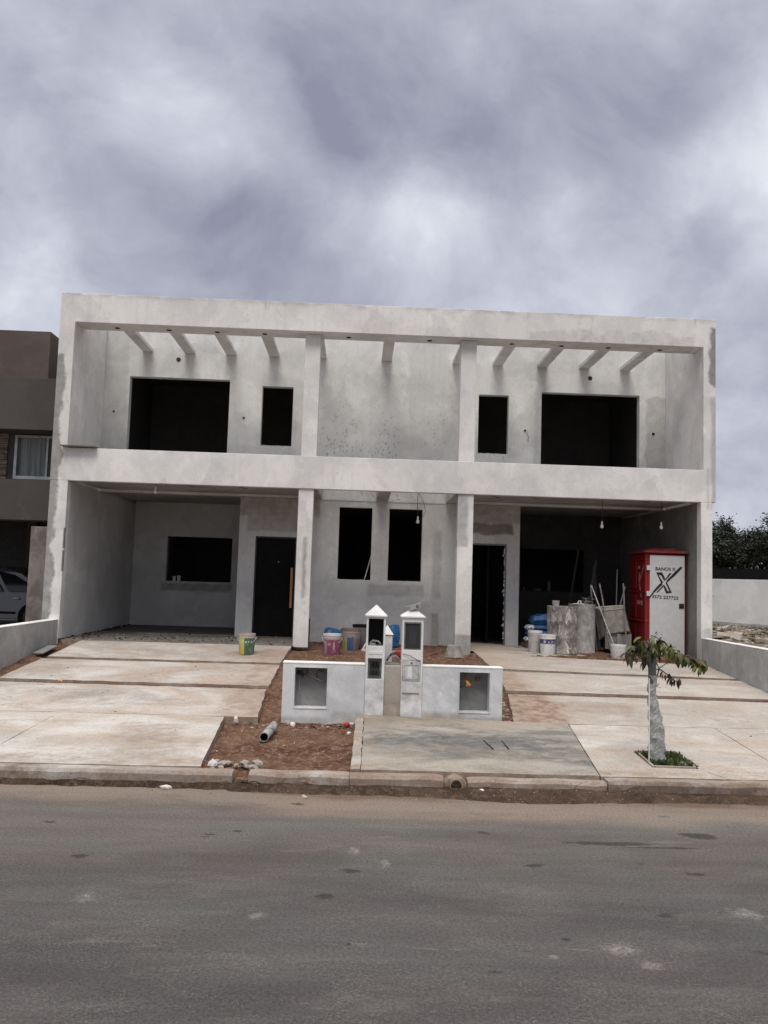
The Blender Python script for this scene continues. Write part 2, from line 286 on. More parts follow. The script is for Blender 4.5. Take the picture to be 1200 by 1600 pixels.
spk2 = n.m('MULTIPLY', n.m('MULTIPLY', n.ss(g2, .26, .12), n.ss(g3, .53, .62)), near); col = n.mix(n.m('MULTIPLY', spk2, .65), col, (.27, .255, .24))
dk = n.m('MULTIPLY', n.ss(g1, .46, .32), near); col = n.mix(n.m('MULTIPLY', dk, .6), col, (.022, .020, .019))
n.inp(b, 'Base Color', col); n.inp(b, 'Roughness', .88); n.inp(b, 'Specular IOR Level', .25)
n.inp(b, 'Normal', n.bump(n.m('ADD', g1, n.m('MULTIPLY', g3, .7)), .5, .006))

def simple(name, col, rough=.6, metal=0, var=.15, sc=8, dirt=None, damt=.5, bump=.1, spec=.4, dsc=5, dth=(.5, .68)):
    m, n, b, P, O = newmat(name)
    v = n.noise(O, sc, 5, .6); s = n.ss(v, .3, .7, 1-var, 1+var)
    c = n.vm('MULTIPLY', col, n.comb(s, s, s))
    if dirt:
        c = n.mix(n.m('MULTIPLY', n.ss(n.noise(n.scale(O, 1, 1, .6), dsc, 6, .68, .5), *dth), damt), c, dirt)
    n.inp(b, 'Base Color', c); n.inp(b, 'Roughness', rough); n.inp(b, 'Metallic', metal); n.inp(b, 'Specular IOR Level', spec)
    if bump: n.inp(b, 'Normal', n.bump(n.noise(O, sc*4, 4, .6), bump, .005))
    return m
M_red = simple('red_fibreglass', (.20, .008, .010), .5, var=.12, dirt=(.12, .02, .02), damt=.4, bump=.05)
M_redroof = simple('faded_red_roof', (.20, .03, .03), .5, var=.2, dirt=(.35, .22, .2), damt=.4)
M_whitepl = simple('white_panel_paint', (.50, .495, .50), .5, var=.05, dirt=(.48, .46, .44), damt=.35, bump=.04)
M_black = simple('black_vinyl', (.012, .012, .013), .5, var=.1, bump=0)
M_palepink = simple('faded_decal', (.45, .2, .18), .6, var=.3, bump=0)
M_darkmetal = simple('dark_bare_metal', (.03, .03, .032), .5, .3, var=.3)
M_doorblk = simple('black_door_paint', (.007, .0065, .007), .8, var=.3, sc=3, spec=.1)
M_galv = simple('galvanised_steel', (.36, .37, .37), .5, .5, var=.2, dirt=(.25, .24, .23), damt=.6)
M_steel = simple('worn_tube_steel', (.30, .28, .26), .45, .6, var=.3, dirt=(.16, .11, .08), damt=.6, sc=20)
M_tray = simple('cement_caked_tray', (.25, .235, .21), .85, .1, var=.3, dirt=(.36, .34, .31), damt=.7)
M_wood = simple('orange_pull_bar_wood', (.38, .18, .06), .5, var=.25, sc=20)
M_rubber = simple('black_rubber', (.010, .010, .010), .9, spec=.1)
M_drumA = simple('splattered_drum_steel', (.23, .22, .205), .6, .3, var=.35, dirt=(.09, .08, .07), damt=.75, dsc=9, sc=14)
M_drumB = simple('grey_drum_cement', (.36, .345, .33), .75, .1, var=.25, dirt=(.17, .17, .17), damt=.7, dsc=4)
M_white = simple('white_plastic', (.62, .61, .60), .5, var=.08, dirt=(.38, .36, .33), damt=.6, dsc=12)
M_blue = simple('blue_bag_plastic', (.012, .09, .23), .45, var=.3, sc=12, dirt=(.15, .2, .25), damt=.35)
M_pipe = simple('grey_caked_pipe', (.15, .155, .15), .7, var=.2, dirt=(.42, .41, .39), damt=.8, dsc=12, dth=(.48, .54))
M_pipein = simple('pipe_inside_black', (.006, .006, .006), .8)
M_cover = simple('light_metal_cover', (.50, .51, .50), .5, .1, var=.2, dirt=(.3, .3, .3), damt=.5, dsc=14)
M_stone = simple('broken_mortar', (.30, .27, .24), .95, var=.2, dirt=(.22, .15, .11), damt=.5, bump=.5)
M_stonew = simple('white_plaster_lump', (.60, .58, .55), .95, var=.08, bump=.3)
M_brick = simple('red_brick_chip', (.20, .07, .045), .95, var=.2)
M_clod = simple('soil_clod', (.13, .075, .05), .95, var=.3)
M_redcap = simple('red_plastic_cap', (.42, .05, .04), .5)
M_cable = simple('cable_insulation', (.03, .03, .03), .5)
M_cablew = simple('white_cable', (.55, .55, .56), .5)
M_orange = simple('orange_conduit', (.55, .22, .03), .5)
M_brownpipe = simple('rusty_brown_pipe', (.16, .06, .03), .6)
M_niche = plaster('niche_cement', (.24, .245, .235), (.16, .165, .16), (.32, .32, .31), .6)
M_box = simple('grey_meter_box', (.13, .135, .14), .45, var=.2, dirt=(.3, .3, .3), damt=.35)
M_gate = simple('grey_window_frame', (.42, .42, .43), .4, .4)
M_bulb = simple('opal_bulb', (.85, .85, .85), .25)
M_leafm = None
m, n, b, P, O = newmat('meter_window_glass'); M_mglass = m
n.inp(b, 'Base Color', (.05, .055, .06)); n.inp(b, 'Roughness', .12); n.inp(b, 'Alpha', .55)
m, n, b, P, O = newmat('window_glass'); M_glass = m
n.inp(b, 'Base Color', (.9, .95, .95)); n.inp(b, 'Roughness', .03); n.inp(b, 'Transmission Weight', 1.0); n.inp(b, 'IOR', 1.1)
m, n, b, P, O = newmat('grey_curtain'); M_curt = m
w = n.noise(n.scale(P, 14, 14, .4), 1, 3); n.inp(b, 'Base Color', n.mix(n.ss(w, .35, .65), (.22, .225, .22), (.42, .425, .42))); n.inp(b, 'Roughness', .9)
m, n, b, P, O = newmat('tyrolean_cladding'); M_clad = m
w = n.noise(n.scale(P, 2, 2, 14), 1.5, 5, .6); n.inp(b, 'Base Color', n.mix(n.ss(w, .35, .65), (.09, .065, .05), (.26, .21, .17))); n.inp(b, 'Roughness', .9); n.inp(b, 'Normal', n.bump(w, .8, .02))
m, n, b, P, O = newmat('car_paint_silver'); M_car = m
n.inp(b, 'Base Color', (.085, .085, .09)); n.inp(b, 'Metallic', .5); n.inp(b, 'Roughness', .32); n.inp(b, 'Coat Weight', .5)
m, n, b, P, O = newmat('car_glass'); M_cglass = m
n.inp(b, 'Base Color', (.012, .014, .015)); n.inp(b, 'Roughness', .08)

def leafmat(name, a, b_, c_):
    m, n, b, P, O = newmat(name)
    x = n.noise(P, 6, 3, .6); y = n.noise(P, 40, 2)
    col = n.mix(n.ss(x, .38, .62), a, b_); col = n.mix(n.ss(y, .6, .8), col, c_)
    n.inp(b, 'Base Color', col); n.inp(b, 'Roughness', .5); n.inp(b, 'Specular IOR Level', .35)
    return m
M_leaf = leafmat('sapling_leaf', (.032, .045, .012), (.095, .105, .022), (.15, .09, .025))
M_leafr = leafmat('sapling_leaf_dark', (.025, .018, .010), (.045, .038, .014), (.07, .03, .015))
M_grass = leafmat('weed_green', (.04, .06, .018), (.075, .095, .03), (.12, .12, .05))
M_tree = leafmat('dark_tree_foliage', (.010, .014, .007), (.022, .027, .013), (.036, .038, .02))
M_bark = simple('green_grey_bark', (.10, .115, .10), .85, var=.2)
M_barkd = simple('dark_bark', (.04, .033, .027), .9)
m, n, b, P, O = newmat('clear_plastic_wrap'); M_wrap = m
q = n.sep(O); ang = n.m('ARCTAN2', q[1], q[0])
v = n.comb(n.m('MULTIPLY', ang, 1.0), n.m('ADD', n.m('MULTIPLY', q[2], 16), n.m('MULTIPLY', ang, -1.2)), 0)
w = n.noise(v, 2.2, 6, .7, .9)
n.inp(b, 'Base Color', n.mix(n.ss(w, .38, .70), (.22, .225, .215), (.52, .52, .505))); n.inp(b, 'Roughness', .3); n.inp(b, 'Specular IOR Level', .6)
n.inp(b, 'Normal', n.bump(w, .9, .02))

def bucketmat(name, segs, base=(.62, .61, .59), grime=(.4, .36, .33), gamt=.6, dsc=14, sc_=1):
    """flat print of a label: segs = (z0,z1,ang0,ang1,colour); angle 0 = towards the camera (-Y)"""
    m, n, b, P, O = newmat(name)
    q = n.sep(O); ang = n.m('ARCTAN2', q[0], n.m('MULTIPLY', q[1], -1))
    col = base
    for (z0, z1, a0, a1, c, wob) in segs:
        w = n.m('MULTIPLY', n.m('SUBTRACT', n.noise(O, 18, 4, .6), .5), wob)
        zz_ = n.m('ADD', q[2], n.m('MULTIPLY', w, .12)); aa = n.m('ADD', ang, w)
        mk = n.m('MULTIPLY', n.m('MULTIPLY', n.ss(zz_, z0, z0+.006), n.ss(zz_, z1, z1-.006)), n.m('MULTIPLY', n.ss(aa, a0, a0+.03), n.ss(aa, a1, a1-.03)))
        col = n.mix(mk, col, c)
    col = n.mix(n.m('MULTIPLY', n.ss(n.noise(n.scale(O, 1, 1, .5), dsc, 6, .7, .6), .5, .62), gamt), col, grime)
    n.inp(b, 'Base Color', col); n.inp(b, 'Roughness', .5); return m

# ------------------------------------------------------------------ mesh helpers
class MB:
    def __init__(s): s.v = []; s.f = []; s.mi = []; s.mats = None
    def add(s, vs, fs, mi=0):
        o = len(s.v); s.v += [Vector(v) for v in vs]; s.f += [[i+o for i in f] for f in fs]; s.mi += [mi]*len(fs); return s
    def box(s, x0, x1, y0, y1, z0, z1, mi=0, M=None):
        vs = [Vector(c) for c in [(x0, y0, z0), (x1, y0, z0), (x1, y1, z0), (x0, y1, z0), (x0, y0, z1), (x1, y0, z1), (x1, y1, z1), (x0, y1, z1)]]
        if M: vs = [M @ v for v in vs]
        return s.add(vs, [[3, 2, 1, 0], [4, 5, 6, 7], [0, 1, 5, 4], [1, 2, 6, 5], [2, 3, 7, 6], [3, 0, 4, 7]], mi)
    def lathe(s, prof, c=(0, 0, 0), n=24, mi=0, cap=True, M=None, wob=None):
        vs = []; k = len(prof)
        for i in range(n):
            a = 2*math.pi*i/n
            for r_, z in prof:
                rr = r_*(1+(wob(a, z) if wob else 0)); vs.append(Vector((rr*math.cos(a), rr*math.sin(a), z)))
        fs = [[i*k+j, ((i+1) % n)*k+j, ((i+1) % n)*k+j+1, i*k+j+1] for i in range(n) for j in range(k-1)]
        if cap:
            if prof[0][0] > 1e-4: fs.append([i*k for i in range(n)][::-1])
            if prof[-1][0] > 1e-4: fs.append([i*k+k-1 for i in range(n)])
        vs = [(M @ v if M else v)+Vector(c) for v in vs]
        return s.add(vs, fs, mi)
    def tube(s, path, r, n=8, mi=0, cap=True):
        path = [Vector(p) for p in path]; vs = []; rr = r if hasattr(r, '__len__') else [r]*len(path)
        up = None
        for i, p in enumerate(path):
            t = (path[min(i+1, len(path)-1)]-path[max(i-1, 0)]).normalized()
            if up is None: up = t.orthogonal().normalized()
            up = (up-t*up.dot(t)).normalized(); w = t.cross(up)
            for k in range(n):
                a = 2*math.pi*k/n; vs.append(p+(up*math.cos(a)+w*math.sin(a))*rr[i])
        fs = [[i*n+k, i*n+(k+1) % n, (i+1)*n+(k+1) % n, (i+1)*n+k] for i in range(len(path)-1) for k in range(n)]
        if cap: fs += [[k for k in range(n)][::-1], [(len(path)-1)*n+k for k in range(n)]]
        return s.add(vs, fs, mi)
    def prism(s, poly, y0, y1, mi=0, M=None):
        """poly in x/z, extruded along y"""
        k = len(poly); vs = [Vector((a, y0, c)) for a, c in poly]+[Vector((a, y1, c)) for a, c in poly]
        if M: vs = [M @ v for v in vs]
        fs = [list(range(k))[::-1], [k+i for i in range(k)]]+[[i, (i+1) % k, k+(i+1) % k, k+i] for i in range(k)]
        return s.add(vs, fs, mi)
    def rock(s, c, r, sq=(1, 1, .7), mi=0, rnd=random):
        bm = bmesh.new(); bmesh.ops.create_icosphere(bm, subdivisions=1, radius=1)
        ph = Vector((rnd.random()*50, rnd.random()*50, rnd.random()*50)); rot = Matrix.Rotation(rnd.random()*6, 3, 'Z')
        vs = []
        for v in bm.verts:
            q = v.co*(1+.55*noise.noise(v.co*1.3+ph)); q = Vector((q.x*sq[0], q.y*sq[1], max(q.z, -.45)*sq[2])); vs.append(rot @ q*r+Vector(c))
        fs = [[v.index for v in f.verts] for f in bm.faces]; bm.free(); return s.add(vs, fs, mi)
    def build(s, name, mat, parent=None, origin=None, smooth=False, bevel=0, kind=None, recalc=True):
        org = Vector(ORG[parent.name]) if parent else Vector(origin or (0, 0, 0))
        me = bpy.data.meshes.new(name); me.from_pydata([tuple(v-org) for v in s.v], [], s.f)
        mats = mat if isinstance(mat, (list, tuple)) else [mat]
        for q in mats: me.materials.append(q)
        if len(mats) > 1:
            for p_, i in zip(me.polygons, s.mi): p_.material_index = i
        if recalc:
            bm = bmesh.new(); bm.from_mesh(me); bmesh.ops.recalc_face_normals(bm, faces=bm.faces); bm.to_mesh(me); bm.free()
        if smooth:
            for p_ in me.polygons: p_.use_smooth = True
            try: me.set_sharp_from_angle(angle=R(38))
            except Exception: pass
        me.update()
        o = bpy.data.objects.new(name, me); COL.objects.link(o)
        if parent: o.parent = parent
        else: o.location = org
        ORG[o.name] = tuple(org)
        if bevel:
            md = o.modifiers.new('bevel', 'BEVEL'); md.width = bevel; md.segments = 2; md.limit_method = 'ANGLE'; md.angle_limit = R(50)
        if kind: o['kind'] = kind
        return o
ORG = {}
def thing(name, label, cat, loc=(0, 0, 0), group=None):
    o = bpy.data.objects.new(name, None); o.empty_display_size = .2; COL.objects.link(o); o.location = loc; ORG[o.name] = tuple(loc)
    o['label'] = label; o['category'] = cat
    if group: o['group'] = group
    return o
def tag(o, label, cat, group=None):
    o['label'] = label; o['category'] = cat
    if group: o['group'] = group
    return o
def lab(o, s): o['label'] = s; return o

def wall(x0, x1, z0, z1, y0, y1, holes=()):
    """wall with rectangular openings: front/back skins and reveals"""
    xs = sorted({x0, x1, *[h[0] for h in holes], *[h[1] for h in holes]}); zs = sorted({z0, z1, *[h[2] for h in holes], *[h[3] for h in holes]})
    m = MB()
    def solid(i, j):
        if i < 0 or j < 0 or i >= len(xs)-1 or j >= len(zs)-1: return False
        cx, cz = (xs[i]+xs[i+1])/2, (zs[j]+zs[j+1])/2
        return not any(h[0] < cx < h[1] and h[2] < cz < h[3] for h in holes)
    for i in range(len(xs)-1):
        for j in range(len(zs)-1):
            if not solid(i, j): continue
            a, b_, c, d_ = xs[i], xs[i+1], zs[j], zs[j+1]
            m.add([(a, y0, c), (b_, y0, c), (b_, y0, d_), (a, y0, d_)], [[0, 1, 2, 3]]); m.add([(a, y1, c), (b_, y1, c), (b_, y1, d_), (a, y1, d_)], [[3, 2, 1, 0]])
            if not solid(i-1, j): m.add([(a, y0, c), (a, y0, d_), (a, y1, d_), (a, y1, c)], [[0, 1, 2, 3]])
            if not solid(i+1, j): m.add([(b_, y0, c), (b_, y0, d_), (b_, y1, d_), (b_, y1, c)], [[3, 2, 1, 0]])
            if not solid(i, j-1): m.add([(a, y0, c), (a, y1, c), (b_, y1, c), (b_, y0, c)], [[0, 1, 2, 3]])
            if not solid(i, j+1): m.add([(a, y0, d_), (a, y1, d_), (b_, y1, d_), (b_, y0, d_)], [[3, 2, 1, 0]])
    # weld so that normals are consistent
    key = {}; nv = []; mp = []
    for v in m.v:
        k = tuple(round(c, 4) for c in v)
        if k not in key: key[k] = len(nv); nv.append(v)
        mp.append(key[k])
    m.v = nv; m.f = [[mp[i] for i in f] for f in m.f]
    return m

def zc(x): return -.03 if x < 1.8 else -.03-.11*min(1, (x-1.8)/4.7)
def G(x, y):
    if y >= 0: return zc(x)
    if y > -5:
        t = -y/5; return zc(x)*(1-t)+(-.05)*t-.1*(-y)
    return -.55-.017*(-y-5)
def grid(x0, x1, y0, y1, nx, ny, zf):
    m = MB(); vs = [(x0+(x1-x0)*i/nx, y0+(y1-y0)*j/ny, 0) for j in range(ny+1) for i in range(nx+1)]
    vs = [(a, b_, zf(a, b_)) for a, b_, _ in vs]
    m.add(vs, [[j*(nx+1)+i, j*(nx+1)+i+1, (j+1)*(nx+1)+i+1, (j+1)*(nx+1)+i] for j in range(ny) for i in range(nx)]); return m
def fb(x, y, s, o=3, ph=0):
    return noise.fractal(Vector((x*s+ph, y*s-ph, ph)), 1.0, 2.0, o)
def slab(c, zf, th, nx=24, ny=8, jit=.008, ph=0, hole=None):
    """c: four plan corners (front-left, front-right, back-right, back-left); ragged cast edges"""
    c = [Vector((a, b_, 0)) for a, b_ in c]; m = MB(); idx = {}; vs = []
    for j in range(ny+1):
        for i in range(nx+1):
            s, t = i/nx, j/ny; p = (c[0]*(1-s)+c[1]*s)*(1-t)+(c[3]*(1-s)+c[2]*s)*t
            e = (i in (0, nx)) or (j in (0, ny))
            if e: p = p+Vector((noise.noise(p*5+Vector((ph, 0, 0))), noise.noise(p*5+Vector((0, ph, 9))), 0))*jit*2
            idx[i, j] = len(vs); vs.append((p.x, p.y, zf(p.x, p.y)+.004*noise.noise(Vector((p.x*2, p.y*2, ph))) - (.004 if e else 0)))
    fs = [[idx[i, j], idx[i+1, j], idx[i+1, j+1], idx[i, j+1]] for j in range(ny) for i in range(nx)]
    ring = [(i, 0) for i in range(nx)]+[(nx, j) for j in range(ny)]+[(i, ny) for i in range(nx, 0, -1)]+[(0, j) for j in range(ny, 0, -1)]
    mi = [0]*len(fs)
    o = len(vs); 
    for k in ring: v = vs[idx[k]]; vs.append((v[0], v[1], v[2]-th))
    for k in range(len(ring)): fs.append([idx[ring[k]], o+k, o+(k+1) % len(ring), idx[ring[(k+1) % len(ring)]]]); mi.append(1)
    fs.append([o+k for k in range(len(ring))][::-1]); mi.append(1)
    m.add(vs, fs); m.mi = mi; return m

# ------------------------------------------------------------------ ground, road, pavement
def far_ground(x, y): return -.80
g = grid(-400, 400, -300, 700, 8, 8, far_ground).build('ground', M_farg, kind='structure')
def road_z(x, y): return -.75+.0005*fb(x, y, 2)
rd = grid(-60, 60, -17.5, -7.9, 60, 24, road_z).build('road', M_asph, kind='structure')
# sediment in the gutter
def silt(x, y):
    w = (.04 if x < -1.75 else .10)+.03*noise.noise(Vector((x*1.3, 0, 4)))+.16*math.exp(-((x-1.1)/1.0)**2)+.06*max(0, min(1, (x-.2)/1.5))+.05*math.exp(-((x+.9)/.6)**2)
    w += .035*noise.noise(Vector((x*6, 0, 8)))
    t = (y+7.97+w)/w; h = .055*max(0, min(1, t))**.8 if t > 0 else .03*t
    h += .02*max(0, fb(x, y, 3))*max(0, min(1, t*2))
    if t > 0:
        for (cx, r_, a_) in [(1.15, .42, .04), (2.25, .14, .10), (1.55, .2, .03), (-.3, .3, .02)]: h += a_*math.exp(-((x-cx)/r_)**2-((y+8.07)/.08)**2)
    return -.752+h+.006*noise.noise(Vector((x*22, y*22, 1)))
s = grid(-9, 9, -8.40, -7.85, 420, 22, silt).build('gutter_sediment', M_soild, smooth=True); s['kind'] = 'stuff'; s['label'] = 'dark damp soil washed along the kerb'

# terrain under pavement and drives
def bed(x, y):
    z = G(x, y)-(.05 if -3.6 < y < -1.4 and abs(x) > 1.8 else .085)
    if (-1.80 < y < -1.50 or -3.53 < y < -3.10) and abs(x) > 1.86: return G(x, y)-.045+.010*fb(x, y, 8, 2)
    if -1.8 < x < 1.86 and y > -4.75:
        z = -.10-.04*max(0, min(1, (2-y)/2.5)) if y > -.5 else -.14-.115*(-.5-y)
        z = max(z, -.62)
    if x > 1.70 and y > -.25: z = -.075
    if x > -2.3 and x < -.4 and y < -4.7: z = -.665
    if y < -7.6: z = -.70
    z += .022*fb(x, y, 2.4)+.014*fb(x, y, 9, 3)+((.03*fb(x, y, 5, 4)+.03*max(0, 1-abs(y+5.15)/.3)*(.6+fb(x, y, 8))) if -2.2 < x < -.5 and y < -4.85 else 0)
    return z
bd = grid(-8.2, 8.2, -7.97, 2.2, 410, 250, bed).build('soil_bed', M_soil, smooth=True, kind='structure')

dl = MB().box(-5.6, -2.0, -5.0, -.1, -1.1, -1.0).build('driveway', M_soil, kind='structure')
A = slab([(-5.86, -1.57), (-1.83, -1.59), (-1.76, -.02), (-5.80, -.02)], G, .11, 40, 8, .012, 1).build('concrete_slab', [M_slabL, M_edge], dl)
B = slab([(-5.98, -3.24), (-1.85, -3.28), (-1.82, -1.77), (-5.90, -1.75)], G, .11, 40, 8, .012, 2).build('concrete_slab', [M_slabL, M_edge], dl)
Cc = slab([(-6.25, -5.045), (-1.80, -5.05), (-1.86, -3.50), (-6.1, -3.45)], G, .11, 40, 8, .010, 3).build('concrete_slab', [M_slabL, M_edge], dl)
dr = MB().box(2.0, 6.0, -5.0, -.1, -1.1, -1.0).build('driveway', M_soil, kind='structure')
slab([(1.92, -1.54), (6.295, -1.52), (6.295, .02), (1.79, .02)], G, .11, 40, 8, .010, 4).build('concrete_slab', [M_slabR, M_edge], dr)
slab([(1.86, -3.16), (6.295, -3.13), (6.295, -1.70), (1.93, -1.72)], G, .11, 40, 8, .010, 5).build('concrete_slab', [M_slabR, M_edge], dr)
slab([(1.64, -4.985), (6.6, -4.99), (6.295, -3.36), (1.84, -3.39)], G, .11, 40, 8, .010, 6).build('concrete_slab', [M_slabR, M_edge], dr)
pv = MB().box(-6, 6, -7.5, -5.2, -1.1, -1.0).build('pavement', M_soil, kind='structure')
slab([(-14, -7.74), (-4.33, -7.74), (-4.40, -5.06), (-14, -5.06)], G, .12, 40, 10, .004, 7).build('paving_slab', [M_walk, M_edge], pv)
slab([(-4.322, -7.74), (-2.05, -7.74), (-2.24, -5.065), (-4.392, -5.06)], G, .12, 24, 12, .004, 8).build('paving_slab', [M_walk, M_edge], pv)
gs = slab([(-.445, -7.74), (1.97, -7.76), (2.36, -5.03), (-.38, -4.80)], lambda x, y: G(x, y)+.008, .12, 30, 24, .006, 9).build('paving_slab', [M_greyslab, M_edge], pv)
lab(gs, 'damp dark grey concrete panel in front of the meter wall')
st = slab([(-.55, -7.76), (-.452, -7.74), (-.388, -4.84), (-.49, -4.86)], lambda x, y: G(x, y)+.016, .13, 3, 40, .006, 10).build('edging_strip', [M_kerb, M_edge], pv)
# right pavement: pieces round the tree pit  (pit x 2.67..3.22, y -7.33..-6.55)
def quad(c, ph, mat=M_walk): return slab(c, G, .12, 24, 8, .0015, ph).build('paving_slab', [mat, M_edge], pv)
pit = [(2.68, -7.31), (3.15, -7.33), (3.24, -6.55), (2.74, -6.57)]
quad([(1.99, -7.75), (2.655, -7.75), (2.80, -5.0), (2.375, -5.02)], 11)
quad([(2.658, -7.75), (3.30, -7.75), (3.175, -7.345), (2.658, -7.33)], 12)
quad([(2.718, -6.555), (3.25, -6.535), (3.30, -5.0), (2.80, -5.0)], 13)
quad([(3.302, -7.75), (4.06, -7.75), (4.36, -4.995), (3.302, -5.0)], 14)
quad([(3.168, -7.34), (3.302, -7.75), (3.302, -5.0), (3.252, -6.535)], 15)
quad([(4.07, -7.75), (16, -7.75), (16, -4.995), (4.37, -4.995)], 16)
# embossed marks on the grey slab (old cover outline)
mk = MB()
for x0, y0, x1, y1 in [(1.03, -6.2, 1.065, -6.72), (1.25, -6.2, 1.245, -6.7)]:
    v = Vector((x1-x0, y1-y0, 0)); L = v.length; M = Matrix.Translation((x0, y0, G(x0, y0)+.004)) @ Matrix.Rotation(math.atan2(v.y, v.x), 4, 'Z')
    mk.box(0, L, -.006, .006, 0, .010, M=M)
o = mk.build('cover_frame', M_darkmetal, pv)
# kerbs
def kerb(x0, x1, y0, y1, ztop, zb, ph, jit=.012, mat=M_kerb):
    k = max(4, int((x1-x0)/.06)); m = MB(); pr = []
    for i in range(k+1):
        x = x0+(x1-x0)*i/k; a = noise.noise(Vector((x*4, ph, 0)))*jit; c = noise.noise(Vector((x*3, ph, 5)))*jit
        e = .005 if i in (0, k) else 0
        pr.append([(x, y0+a+e, zb), (x, y0+a+e, ztop-.03+c), (x, y0+.025+a+e, ztop+c-e), (x, y1-.02, ztop+c*.6-e), (x, y1, ztop-.02), (x, y1, zb)])
    vs = [p_ for s_ in pr for p_ in s_]; fs = [[i*6+j, (i+1)*6+j, (i+1)*6+(j+1) % 6, i*6+(j+1) % 6] for i in range(k) for j in range(6)]
    fs += [[0, 1, 2, 3, 4, 5], [k*6+j for j in range(6)][::-1]]
    return m.add(vs, fs)
kb = MB().box(-12, 12, -7.85, -7.8, -1.2, -1.1).build('kerb', M_kerb, kind='structure')
o = kerb(-14, -4.787, -7.965, -7.775, -.60, -.85, 1).build('kerb_stone', M_kerb, kb, smooth=True)
o = kerb(-4.78, -1.70, -7.965, -7.775, -.60, -.85, 2).build('kerb_stone', M_kerb, kb, smooth=True)
o = kerb(-1.54, -.56, -7.96, -7.77, -.60, -.85, 3, .02).build('kerb_stone', M_kerb, kb, smooth=True)
o = kerb(-.555, .37, -7.95, -7.78, -.605, -.85, 4, .015).build('kerb_stone', M_edge, kb, smooth=True)
o = kerb(.61, 2.0, -7.93, -7.79, -.62, -.85, 5, .02).build('kerb_stone', M_edge, kb, smooth=True)
o = kerb(2.005, 14, -7.97, -7.775, -.60, -.85, 6, .014).build('kerb_stone', M_kerb, kb, smooth=True)
o = MB().box(-60, -14.02, -8, -5.05, -1, -.6).box(16.02, 60, -8, -5, -1, -.6).build('pavement', M_walk, kind='structure')
# floors inside
fl = grid(-6.3, 6.3, 2.21, 9.4, 30, 16, lambda x, y: zc(x)).build('house_floor', M_floor, kind='structure')
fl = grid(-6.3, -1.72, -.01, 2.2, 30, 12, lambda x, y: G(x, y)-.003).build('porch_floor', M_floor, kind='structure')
fl = grid(1.72, 6.3, .025, 2.2, 30, 12, lambda x, y: G(x, y)-.002).build('porch_floor', M_slabR, kind='structure')

MB().box(-6.25, -1.76, -.012, .0, -.3, -.034).build('porch_floor_edge', M_edge, kind='structure')
# ------------------------------------------------------------------ the duplex house
H = thing('duplex_house', 'unfinished white plastered two-storey duplex with dark empty window openings and a pergola frame', 'house', (0, 1, 0))
BV = .008
def part(m, name, mat, bevel=BV, parent=None, label=None, **k):
    o = m.build(name, mat, parent or H, bevel=bevel, **k)
    if label: o['label'] = label
    return o
# side walls (upper projects a little beyond the lower)
part(MB().box(-6.585, -6.25, .0, 9.6, -.3, 3.045), 'side_wall', [M_garL], label='ground floor side wall with grey cement edge')
part(MB().box(-6.6, -6.3, .141, 9.6, 3.05, 6.80), 'side_wall', M_front)
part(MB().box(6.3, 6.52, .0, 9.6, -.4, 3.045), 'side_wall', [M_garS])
part(MB().box(6.35, 6.6, .141, 9.6, 3.05, 6.80), 'side_wall', M_front)
# painted faces of the ground-floor end walls, proud by 4 mm
part(MB().box(-6.589, -6.246, -.012, .2, -.3, 3.045), 'end_pier', M_front)
part(MB().box(6.297, 6.524, -.012, .2, -.4, 3.045), 'end_pier', M_front)
# fascia with parapet, top beam
part(wall(-6.6, 6.6, 3.05, 6.805, -.004, .14, [(-6.30, 6.35, 3.70, 6.22)]), 'front_frame', M_front)
part(MB().box(-6.298, 6.348, .141, .53, 6.222, 6.80), 'top_beam', M_front)
# back walls
part(wall(-6.3, 6.35, 3.05, 6.78, 2.05, 2.23, [(-5.74, -3.52, 3.4, 5.65), (-2.79, -2.10, 4.20, 5.54), (2.08, 2.76, 4.20, 5.54), (3.51, 5.75, 3.4, 5.65)]), 'balcony_wall', M_back, bevel=.006)
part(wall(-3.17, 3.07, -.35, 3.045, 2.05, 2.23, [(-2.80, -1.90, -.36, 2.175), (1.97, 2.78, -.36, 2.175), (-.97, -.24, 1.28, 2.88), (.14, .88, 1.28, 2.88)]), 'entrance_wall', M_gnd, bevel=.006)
part(wall(-6.25, -3.17, -.2, 3.1, 5.0, 5.18, [(-5.40, -3.75, 1.10, 2.235)]), 'carport_back_wall', M_garL)
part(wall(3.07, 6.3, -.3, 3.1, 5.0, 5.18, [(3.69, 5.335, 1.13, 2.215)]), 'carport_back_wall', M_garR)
part(MB().box(-3.17, -3.0, 2.235, 4.99, -.2, 3.1), 'partition_wall', M_garL)
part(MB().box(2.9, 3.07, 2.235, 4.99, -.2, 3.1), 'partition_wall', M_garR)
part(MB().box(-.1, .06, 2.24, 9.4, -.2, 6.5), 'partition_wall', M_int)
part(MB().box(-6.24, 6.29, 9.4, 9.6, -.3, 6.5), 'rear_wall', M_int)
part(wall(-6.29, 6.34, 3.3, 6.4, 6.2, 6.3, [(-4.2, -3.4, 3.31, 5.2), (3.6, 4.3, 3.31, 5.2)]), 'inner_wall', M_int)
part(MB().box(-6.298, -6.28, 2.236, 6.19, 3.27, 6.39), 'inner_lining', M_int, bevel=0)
part(MB().box(6.33, 6.348, 2.236, 6.19, 3.27, 6.39), 'inner_lining', M_int, bevel=0)
